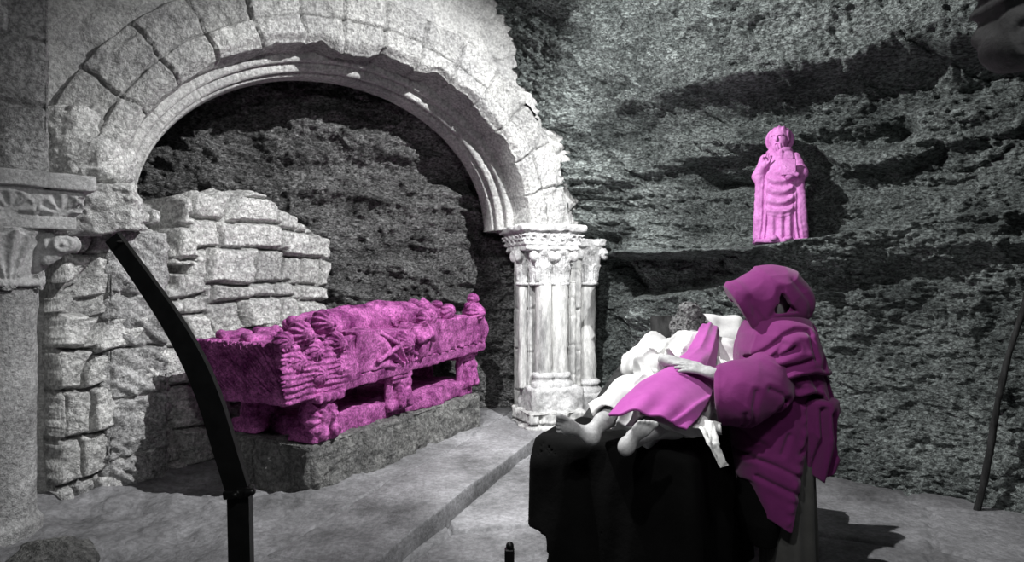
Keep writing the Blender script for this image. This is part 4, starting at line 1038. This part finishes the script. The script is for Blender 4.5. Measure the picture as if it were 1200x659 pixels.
# ------------------------------------------------------------------ white sheet and pillow
def pil(P):
    ax = [hx, hup, np.cross(hx, hup)]
    c = W(838, 400, 3.78)
    d = box(P, c, (.17, .16, .05), .045, ax)
    return d-.012*vnoise(P[0]*12, P[1]*8, P[2]*12, 741)
o = sdf(pil, W(838, 400, 3.8)-.32, W(838, 400, 3.8)+.32, .009, 'pillow', M['white'], None, pos=W(838, 425, 3.78)); tag(o, 'white pillow propped behind the shoulder of the reclining person', 'pillow')
def sheet_over(name, pts, wdt, seed, parent=None):
    """ribbon of cloth hung along a path, with folds"""
    n, m = 90, 26; k = len(pts); tt = np.linspace(0, k-1, n); A = np.array([p[0] for p in pts]); Bq = np.array([p[1] for p in pts])
    a = np.stack([np.interp(tt, range(k), A[:, i]) for i in range(3)], -1); b = np.stack([np.interp(tt, range(k), Bq[:, i]) for i in range(3)], -1)
    for _ in range(3): a[1:-1] = .25*a[:-2]+.5*a[1:-1]+.25*a[2:]; b[1:-1] = .25*b[:-2]+.5*b[1:-1]+.25*b[2:]
    s = np.linspace(0, 1, m)[None, :, None]; P = a[:, None]*(1-s)+b[:, None]*s
    t = np.gradient(a, axis=0); t /= np.linalg.norm(t, axis=1)[:, None]+1e-9; nn_ = np.cross(t, (b-a)/(np.linalg.norm(b-a, axis=1)[:, None]+1e-9))
    nn_ *= -np.sign(nn_[:, 1:2]+1e-6)
    f = .006*np.cos(np.linspace(0, 1, m)[None]*wdt+1.5*vnoise(tt[:, None]*1.2+0*s[..., 0], 0*tt[:, None]+0*s[..., 0], seed+0*tt[:, None]+0*s[..., 0], seed))+.006*vnoise(tt[:, None]*3+0*s[..., 0], s[..., 0]*6+0*tt[:, None], 0*tt[:, None]+0*s[..., 0], seed+1)
    P = P+nn_[:, None]*f[..., None]
    o = mk(name, P.reshape(-1, 3), grid_faces(n, m), M['white'], parent); md = o.modifiers.new('thick', 'SOLIDIFY'); md.thickness = .004; md.offset = 0
    return o
sheet = empty('white_sheet', bw(.35, .3, .75)); tag(sheet, 'crumpled white sheet spilling over the near right edge of the black bier', 'sheet')
def crumple(P):
    d = chain(P, [(W(803, 497, 2.92), .045), (W(822, 478, 3.02), .06), (W(838, 456, 3.16), .06), (W(846, 434, 3.30), .06)], .04)
    d = smin(d, chain(P, [(W(795, 500, 2.90), .03), (W(835, 502, 2.84), .03)], .03), .03)
    return d-.030*(1-np.abs(vnoise(P[0]*12+P[2]*9, P[1]*5, P[2]*6-P[0]*5, 751)))**3-.010*(1-np.abs(vnoise(P[0]*30, P[1]*10, P[2]*14, 752)))**3+.015
sdf(crumple, W(815, 480, 2.9)-[.25, .3, .2], W(830, 460, 3.1)+[.3, .5, .3], .008, 'folded_mass', M['white'], sheet)
sheet_over('hanging_fold', [(W(800, 500, 2.80), W(822, 486, 2.84)), (W(820, 503, 2.72), W(836, 494, 2.76)), (W(829, 520, 2.67), W(841, 514, 2.70)), (W(836, 535, 2.66), W(846, 530, 2.69)), (W(843, 549, 2.65), W(853, 546, 2.68))], 9, 761, sheet)

# ------------------------------------------------------------------ standing hooded person
PY = 3.12
Wp = lambda x, y, dy=0.: W(x, y, PY+dy)
wom = empty('person', (1.27, 3.15, FZ)); tag(wom, 'hooded person in a dark purple cloak standing and bending over the bier', 'person')
hd = Wp(900, 352, .0)
# body: continuous figure
w_neck = Wp(906, 385); w_ch = Wp(914, 420, .02); w_pel = Wp(915, 505, .03); w_sn = Wp(908, 402, -.13); w_sf = Wp(912, 400, .14)
el_n = Wp(882, 462, -.15); wr_n = Wp(838, 439, -.19); el_f = Wp(885, 455, .16); wr_f = Wp(850, 448, .10)
whand_dir = W(770, 420, 3.02)-W(836, 438, 2.93)
def wbody(P):
    d = chain(P, [(w_pel, .12), (Wp(914, 460, .02), .11), (w_ch, .13), (w_neck, .05)], .06)
    d = smin(d, cap(P, w_sn, w_sf, .055, .055), .05)
    fwd = U([-.93, .25, -.30]); upv = U([-.2, .0, .95]); sd = np.cross(fwd, upv); ax = [sd, fwd, np.cross(sd, fwd)]
    d = smin(d, cap(P, w_neck, hd, .05, .05), .03); d = smin(d, ell(P, hd, (.07, .088, .105), ax), .03)
    d = smin(d, ell(P, hd+fwd*.088-ax[2]*.01, (.013, .02, .026), ax), .01); d = smin(d, ell(P, hd+fwd*.05-ax[2]*.075, (.04, .038, .03), ax), .02)
    for s in (-1, 1):
        d = smax(d, -ell(P, hd+fwd*.09+sd*s*.03+ax[2]*.015, (.016, .012, .01), ax), .008); d = smin(d, ell(P, hd+sd*s*.072, (.01, .02, .03), ax), .006)
    d = smax(d, -ell(P, hd+fwd*.09-ax[2]*.055, (.02, .01, .004), ax), .005)
    for s, e, wr in ((w_sn, el_n, wr_n), (w_sf, el_f, wr_f)): d = smin(d, chain(P, [(s, .052), (e, .042), (wr, .027)], .02), .03)
    for dx, kx in ((-.09, -.02), (.10, .04)):
        hp = w_pel+[0, dx, -.05]; kn = np.array([w_pel[0]+kx, w_pel[1]+dx, .42]); an = np.array([w_pel[0]+kx+.01, w_pel[1]+dx, .0])
        d = smin(d, chain(P, [(hp, .09), (kn, .058), ((kn+an)/2+[.02, 0, .05], .055), (an, .038)], .03), .04)
        d = smin(d, chain(P, [(an+[.04, 0, -.045], .036), (an+[-.15, 0, -.06], .028)], .02), .03)
    d = smin(d, fingers(P, W(836, 438, 2.93), whand_dir, (0, .35, -1), 1.02, [.12, .10, .12, .16], -1, .25), .012)
    d = smin(d, fingers(P, wr_f, W(810, 455, 3.15)-wr_f, (0, .35, -1), 1.0, [.2, .2, .2, .2], 1), .012)
    return smax(d, FZ-P[2], .005)
sdf(wbody, (.56, 2.72, FZ-.01), (1.62, 3.55, 1.62), .0062, 'body', M['skin'], wom)
def folds(P, sx, sz, seed, a):
    f = vnoise(P[0]*sx, P[1]*sx, P[2]*sz, seed); g = vnoise(P[0]*sx*2.1+5, P[1]*sx*2.1, P[2]*sz*2.1, seed+1)
    return -a*(1-np.abs(f))**3-a*.35*(1-np.abs(g))**3
def poly(P, pts):
    """distance in x,z to a polyline of fold points"""
    p = [Wp(*q) for q in pts]; d = None
    for i in range(len(p)-1):
        ax_, az = p[i][0], p[i][2]; bx_, bz = p[i+1][0]-ax_, p[i+1][2]-az
        h = np.clip(((P[0]-ax_)*bx_+(P[2]-az)*bz)/(bx_*bx_+bz*bz), 0, 1); c = np.hypot(P[0]-ax_-bx_*h, P[2]-az-bz*h)
        d = c if d is None else np.minimum(d, c)
    return d
def creases(P, lines, a=.018, w=.012):
    """valley with a soft ridge on both sides"""
    t = 0
    for ln in lines:
        r = poly(P, ln); t = t+a*.85*np.exp(-(r/(w*1.1))**2)-a*.30*np.exp(-((r-2.6*w)/(1.8*w))**2)
    return t*(P[1] < PY+.05)
# hood
def hood(P):
    d = ell(P, Wp(908, 351, .01), (.148, .165, .150)); d = smin(d, cap(P, Wp(900, 345), Wp(868, 352, -.02), .135, .10), .06)
    d = smin(d, cap(P, Wp(896, 358), Wp(884, 374, -.03), .115, .07), .05)
    d = smin(d, ell(P, Wp(930, 354), (.08, .13, .10)), .04)
    d = d+folds([P[0]*.8+P[2]*.6, P[1], P[2]*.6-P[0]*.6], 5, 5, 801, .012)
    d = d+creases(P, [[(900, 340), (897, 356), (893, 368)], [(868, 350), (884, 378)], [(915, 330), (934, 352), (938, 366)]], .008, .012)
    bn = U([-.82, .15, -.52]); bp = Wp(864, 362)
    brim = (P[0]-bp[0])*bn[0]+(P[1]-bp[1])*bn[1]+(P[2]-bp[2])*bn[2]
    d = d-.006*np.exp(-((brim+.022)/.010)**2)
    o = smax(d, brim, .008)
    inn = smin(ell(P, hd, (.115, .118, .120)), cap(P, hd, hd+bn*.25, .100, .082), .03)
    o = smax(o, -inn, .008)
    # deep pocket between two folds on the near side
    tri = [Wp(901, 341), Wp(895, 366), Wp(920, 364)]; tr = None
    for k in range(3):
        a_, b_ = tri[k], tri[(k+1) % 3]; ex, ez = b_[0]-a_[0], b_[2]-a_[2]; ln = math.hypot(ex, ez)
        h_ = ((P[0]-a_[0])*ez-(P[2]-a_[2])*ex)/ln; c_ = Wp(905, 357); sg = -np.sign((c_[0]-a_[0])*ez-(c_[2]-a_[2])*ex)
        tr = sg*h_ if tr is None else smax(tr, sg*h_, .006)
    tr = tr+.006*vnoise(P[0]*40, P[1]*20, P[2]*40, 803)
    o = smax(o, -np.maximum(tr, P[1]-(PY-.10)), .010)
    return smax(o, Wp(900, 389)[2]-P[2], .02)
sdf(hood, Wp(850, 400)-[.08, .24, .02], Wp(945, 305)+[.08, .26, .02], .0055, 'hood', M['purple'], wom)
def slab_loft(P, rows, seed, amp, sx=5, sz=3.2, k=.02, yscale=1.):
    r = sorted(rows); z = P[2]; zs = [q[0] for q in r]
    cx = np.interp(z, zs, [q[1] for q in r]); cy = np.interp(z, zs, [q[2] for q in r]); hx_ = np.interp(z, zs, [q[3] for q in r]); hy_ = np.interp(z, zs, [q[4] for q in r])
    a = np.sqrt(((P[0]-cx)/hx_)**2+((P[1]-cy)/hy_)**2); d = (a-1)*np.minimum(hx_, hy_)
    d = d+folds(P, sx, sz, seed, amp)
    return smax(d, np.maximum(zs[0]-z, z-zs[-1]), k)
def row(y, x0, x1, cy, hy):
    a = W(x0, y, PY); b = W(x1, y, PY); return (a[2], (a[0]+b[0])/2, PY+cy, (b[0]-a[0])/2, hy)
def hemz(P, pts):
    p = sorted([(Wp(*q)[0], Wp(*q)[2]) for q in pts]); return np.interp(P[0], [v[0] for v in p], [v[1] for v in p])
def cape(P):
    d = slab_loft(P, [row(370, 882, 938, .0, .15), row(378, 876, 945, 0, .19), row(390, 871, 949, .0, .23), row(408, 867, 954, .0, .26), row(428, 866, 962, .01, .275), row(450, 868, 968, .02, .29)], 811, .008, 4.5, 5)
    d = d+creases(P, [[(923, 385), (910, 384), (896, 390), (885, 402), (870, 417)], [(920, 415), (903, 421), (888, 426), (871, 440)], [(925, 389), (927, 414)], [(895, 398), (880, 420)], [(940, 382), (948, 408), (938, 424)], [(905, 402), (890, 412)]], .016, .010)
    hem = hemz(P, [(850, 441), (870, 442), (888, 440), (910, 432), (927, 430), (950, 434), (975, 437)])
    d = d-.008*np.exp(-((P[2]-hem-.016)/.010)**2)
    return smax(d, hem-P[2], .006)
sdf(cape, Wp(855, 452)-[.03, .34, .0], Wp(975, 366)+[.03, .34, .03], .006, 'cape', M['purple'], wom)
def mantle(P):
    d = slab_loft(P, [row(420, 876, 954, .02, .22), row(440, 872, 962, .02, .25), row(460, 870, 969, .02, .26), row(478, 874, 972, .03, .26)], 821, .010, 4.5, 3)
    d = d+creases(P, [[(925, 432), (932, 445), (938, 470)], [(895, 440), (912, 447), (905, 460)], [(950, 436), (956, 468)]], .014, .011)
    hem = hemz(P, [(860, 470), (885, 462), (900, 458), (927, 452), (940, 455), (948, 472), (975, 474)])
    d = d-.008*np.exp(-((P[2]-hem-.016)/.010)**2)
    return smax(d, hem-P[2], .006)
sdf(mantle, Wp(855, 482)-[.03, .32, 0], Wp(978, 418)+[.03, .34, .02], .006, 'mantle', M['purple'], wom)
def sleeve(P):
    d = chain(P, [(Wp(905, 425, -.12), .085), (Wp(893, 452, -.18), .115), (Wp(868, 460, -.20), .125), (Wp(848, 462, -.17), .115)], .05)
    d = smin(d, chain(P, [(Wp(880, 480, -.17), .06), (Wp(850, 478, -.16), .07)], .03), .05)
    ax = U(Wp(838, 458, -.13)-Wp(885, 458, -.2)); s = loc(P, Wp(841, 458, -.13), [ax]*3)[0]
    d = d+folds([P[0]*.7+P[2], P[1], P[2]*.5-P[0]], 5, 4, 831, .010)
    d = d+creases(P, [[(856, 446), (853, 462), (857, 486)], [(895, 455), (880, 478), (866, 486)], [(872, 444), (886, 450), (894, 458)], [(845, 470), (850, 486)]], .013, .010)
    d = smax(d, s, .010); d = d-.004*np.exp(-((s+.02)/.01)**2)
    d = smax(d, -cap(P, Wp(872, 456, -.17), Wp(828, 452, -.12), .045, .092), .008)
    return d
sdf(sleeve, Wp(835, 502, -.2)-[.03, .18, .02], Wp(925, 400, -.2)+[.03, .34, .0], .0056, 'sleeve', M['purple'], wom)
def overrobe(P):
    d = slab_loft(P, [row(455, 872, 955, .02, .2), row(490, 860, 952, .02, .21), row(520, 863, 948, .02, .21), row(545, 866, 945, .02, .215), row(575, 871, 940, .02, .22), row(612, 880, 936, .02, .22)], 841, .008, 4.2, 2)
    d = d+creases(P, [[(863, 526), (890, 534), (923, 549)], [(876, 549), (897, 558), (916, 566)], [(862, 500), (880, 512), (866, 530)], [(905, 500), (898, 520)], [(928, 506), (918, 520)], [(870, 560), (880, 590)]], .011, .010)
    xe = np.interp(P[2], [Wp(0, 606)[2], Wp(0, 500)[2]], [Wp(906, 0)[0], Wp(931, 0)[0]])
    d = d-.006*np.exp(-((xe-P[0]-.03)/.014)**2)*(1+.5*np.cos(P[2]*110))
    d = smax(d, P[0]-xe, .006)
    hem = hemz(P, [(850, 585), (880, 592), (905, 606), (940, 606)])
    return smax(d, hem-P[2], .006)
sdf(overrobe, Wp(850, 612)-[.03, .26, .02], Wp(950, 455)+[.0, .28, .0], .006, 'over_robe', M['purple'], wom)
def backdrape(P):
    d = slab_loft(P, [row(460, 918, 968, -.0, .22), row(500, 922, 964, .02, .22), row(530, 926, 968, .03, .21), row(556, 930, 962, .04, .19)], 851, .014, 7, 1.5)
    d = d+creases(P, [[(938, 470), (940, 500), (934, 545)], [(950, 475), (955, 510), (948, 550)], [(960, 480), (962, 520)]], .014, .011)
    hem = hemz(P, [(920, 542), (935, 546), (945, 553), (966, 532), (980, 530)])
    return smax(d, hem-P[2], .006)
sdf(backdrape, Wp(912, 558)-[.03, .26, .02], Wp(972, 458)+[.02, .28, .02], .0062, 'back_drape', M['purple'], wom)
def skirt(P):
    r1 = Wp(0, 500)[2]
    d = slab_loft(P, [(FZ+.02, 1.36, PY+.03, .115, .19), (.3, 1.35, PY+.03, .11, .185), (r1, 1.34, PY+.03, .105, .18)], 861, .008, 8, .5, .01)
    return d-.006*np.cos(np.arctan2(P[1]-PY-.03, P[0]-1.36)*14)
sdf(skirt, (1.18, 2.86, FZ), (1.52, 3.4, 1.0), .0075, 'skirt', M['grey'], wom)
def underskirt(P):
    return slab_loft(P, [(.24, 1.20, PY, .06, .12), (.35, 1.20, PY, .09, .15), (.6, 1.24, PY, .12, .16)], 871, .012, 6, 1, .01)
sdf(underskirt, (1.08, 2.9, .2), (1.4, 3.32, .62), .0075, 'underskirt', M['black'], wom)

# ------------------------------------------------------------------ curved dark post in front
cpost = empty('curved_post', (*W(285, 500, 2.0)[:2], 0)); tag(cpost, 'dark curved metal post leaning left in the foreground before the tomb', 'post')
pth = [(133, 279, 2.05), (150, 302, 2.04), (172, 333, 2.03), (195, 366, 2.02), (217, 402, 2.01), (236, 440, 2.0), (251, 480, 2.0), (262, 518, 2.0), (272, 550, 2.0), (281, 580, 2.0)]
pp = np.array([W(*p) for p in pth])
def sweep(name, pts, hw, ht, mat, parent, ref=(0, -1, 0), wfn=None):
    n = len(pts)*8; tt = np.linspace(0, len(pts)-1, n); c = np.stack([np.interp(tt, range(len(pts)), pts[:, i]) for i in range(3)], -1)
    for _ in range(20): c[1:-1] = .25*c[:-2]+.5*c[1:-1]+.25*c[2:]
    t = np.gradient(c, axis=0); t /= np.linalg.norm(t, axis=1)[:, None]; rf = np.array(ref, float)
    s = np.cross(t, rf); s /= np.linalg.norm(s, axis=1)[:, None]; u = np.cross(s, t)
    w_ = np.ones(n)*hw if wfn is None else wfn(np.linspace(0, 1, n))
    prof = [(-1, -1), (-.7, -1.15), (.7, -1.15), (1, -1), (1, 1), (-1, 1)]
    V = np.stack([c+s*(a*w_)[:, None]+u*(b*ht) for a, b in prof], 1); k = len(prof)
    i, j = np.meshgrid(np.arange(n-1), np.arange(k), indexing='ij'); j2 = (j+1) % k
    Fq = np.stack([i*k+j, i*k+j2, (i+1)*k+j2, (i+1)*k+j], -1).reshape(-1, 4)
    V = V.reshape(-1, 3); caps = [list(range(k))[::-1], [(n-1)*k+q for q in range(k)]]
    return mk(name, V, [tuple(f) for f in Fq]+[tuple(c_) for c_ in caps], mat, parent, False)
sweep('curved_arm', pp, .03, .012, M['metal'], cpost, wfn=lambda t: .024+.012*sstep(0, .7, t))
low = np.array([W(281, 578, 2.0), [W(283, 600, 2.0)[0], 2.0, .6], [W(284, 659, 2.0)[0], 2.0, .3], [W(284, 659, 2.0)[0], 2.0, 0.0]])
sweep('upright', low, .034, .016, M['metal'], cpost)
cl = W(280, 577, 1.99)
sdf(lambda P: np.minimum(np.minimum(box(P, cl, (.042, .024, .014), .006, [U([1, 0, .12]), np.array([0, 1., 0]), U([-.12, 0, 1])]), cap(P, cl+[.035, -.02, .006], cl+[.048, -.02, .008], .012)), cap(P, cl+[0, -.03, 0], cl+[0, .02, 0], .010)), cl-.07, cl+.07, .003, 'clamp', M['metal'], cpost)
bl = W(142, 284, 2.03); sdf(lambda P: cap(P, bl+[0, -.018, 0], bl+[0, .01, 0], .005), bl-.03, bl+.03, .0018, 'bolt', M['metal'], cpost)
sdf(lambda P: np.maximum(box(P, (low[-1][0], 2.0, .008), (.10, .10, .008), .004), -9), (low[-1][0]-.13, 1.87, -.01), (low[-1][0]+.13, 2.13, .03), .006, 'foot_plate', M['metal'], cpost)

# ------------------------------------------------------------------ leaning staff
sf = W(1142, 597, 4.43); sf[2] = FZ
st_top = W(1202, 345, 4.25)
st_t2 = sf+(st_top-sf)*1.5
spt = np.array([sf+(st_t2-sf)*t+np.array([.02*math.sin(t*9+1), 0, .0]) for t in np.linspace(0, 1, 12)])
o = sdf(lambda P: chain(P, [(spt[i], .022-.001*i*.5) for i in range(12)], .01)-.004*vnoise(P[0]*25, P[1]*25, P[2]*12, 901), spt.min(0)-.05, spt.max(0)+.05, .008, 'wooden_staff', M['wood'], None, pos=sf)
tag(o, 'rough dark wooden staff leaning against the rock wall at far right', 'staff')

# ------------------------------------------------------------------ small things at the frame edge
bp = W(597, 650, 2.9); bp[2] = FZ
post = empty('stake', bp); tag(post, 'short dark stake standing on the floor left of the black cloth', 'stake')
zt = W(597, 643, 2.9)[2]
sdf(lambda P: box(P, (bp[0], bp[1], (bp[2]+zt)/2), (.022, .022, (zt-bp[2])/2), .005), bp-[.05, .05, .01], [bp[0]+.05, bp[1]+.05, zt+.02], .004, 'shank', M['metal'], post)
sdf(lambda P: ell(P, (bp[0]+.002, bp[1], zt+.012), (.018, .018, .018)), [bp[0]-.04, bp[1]-.04, zt-.02], [bp[0]+.04, bp[1]+.04, zt+.05], .003, 'knob', M['metal'], post)
# dark hanging carved console near the camera, top right
cb = W(1196, 32, 1.15)
def console(P):
    q = loc(P, cb); x, y, z = q
    d = box(q, (.03, .02, .09), (.075, .05, .10), .02)
    d = smin(d, ell(q, (-.005, 0, -.035), (.045, .05, .04)), .02)
    r = np.hypot(x+.005, z+.03); d = d-.007*np.cos(r*150)
    d = smin(d, cap(q, (.06, .02, .0), (.06, .02, -.06), .02, .016), .02)
    d = smin(d, box(q, (.045, .03, .6), (.055, .045, .52), .01), .02)
    return d-.004*fbm(x*20, y*20, z*20, 3, 905)
o = sdf(console, cb-[.09, .09, .1], cb+[.13, .1, 1.2], .005, 'carved_console', M['darkstone'], None, pos=cb+[.03, .02, .19]); tag(o, 'dark rounded carved scroll hanging in the top right corner', 'carving')
# loose stones at bottom left
for i, (px, py, Yq, r, lb) in enumerate([(62, 640, 3.35, (.22, .18, .10), 'dark broad loose boulder at the foot of the left column'), (68, 662, 3.0, (.07, .06, .045), 'small pale stone peeking in at the bottom left corner')]):
    c = W(px, py, Yq); c[2] = floor_h(np.array([c[0]]), np.array([c[1]]))[0]+r[2]*.6
    o = sdf(lambda P: ell(P, c, r)-.03*fbm(P[0]*8, P[1]*8, P[2]*8, 4, 911+i)*r[0]*4, c-np.array(r)*1.6, c+np.array(r)*1.6, r[0]/22, 'loose_stone', M['plinth' if i == 0 else 'rough'], None, pos=c-[0, 0, r[2]*.6]); tag(o, lb, 'stone')
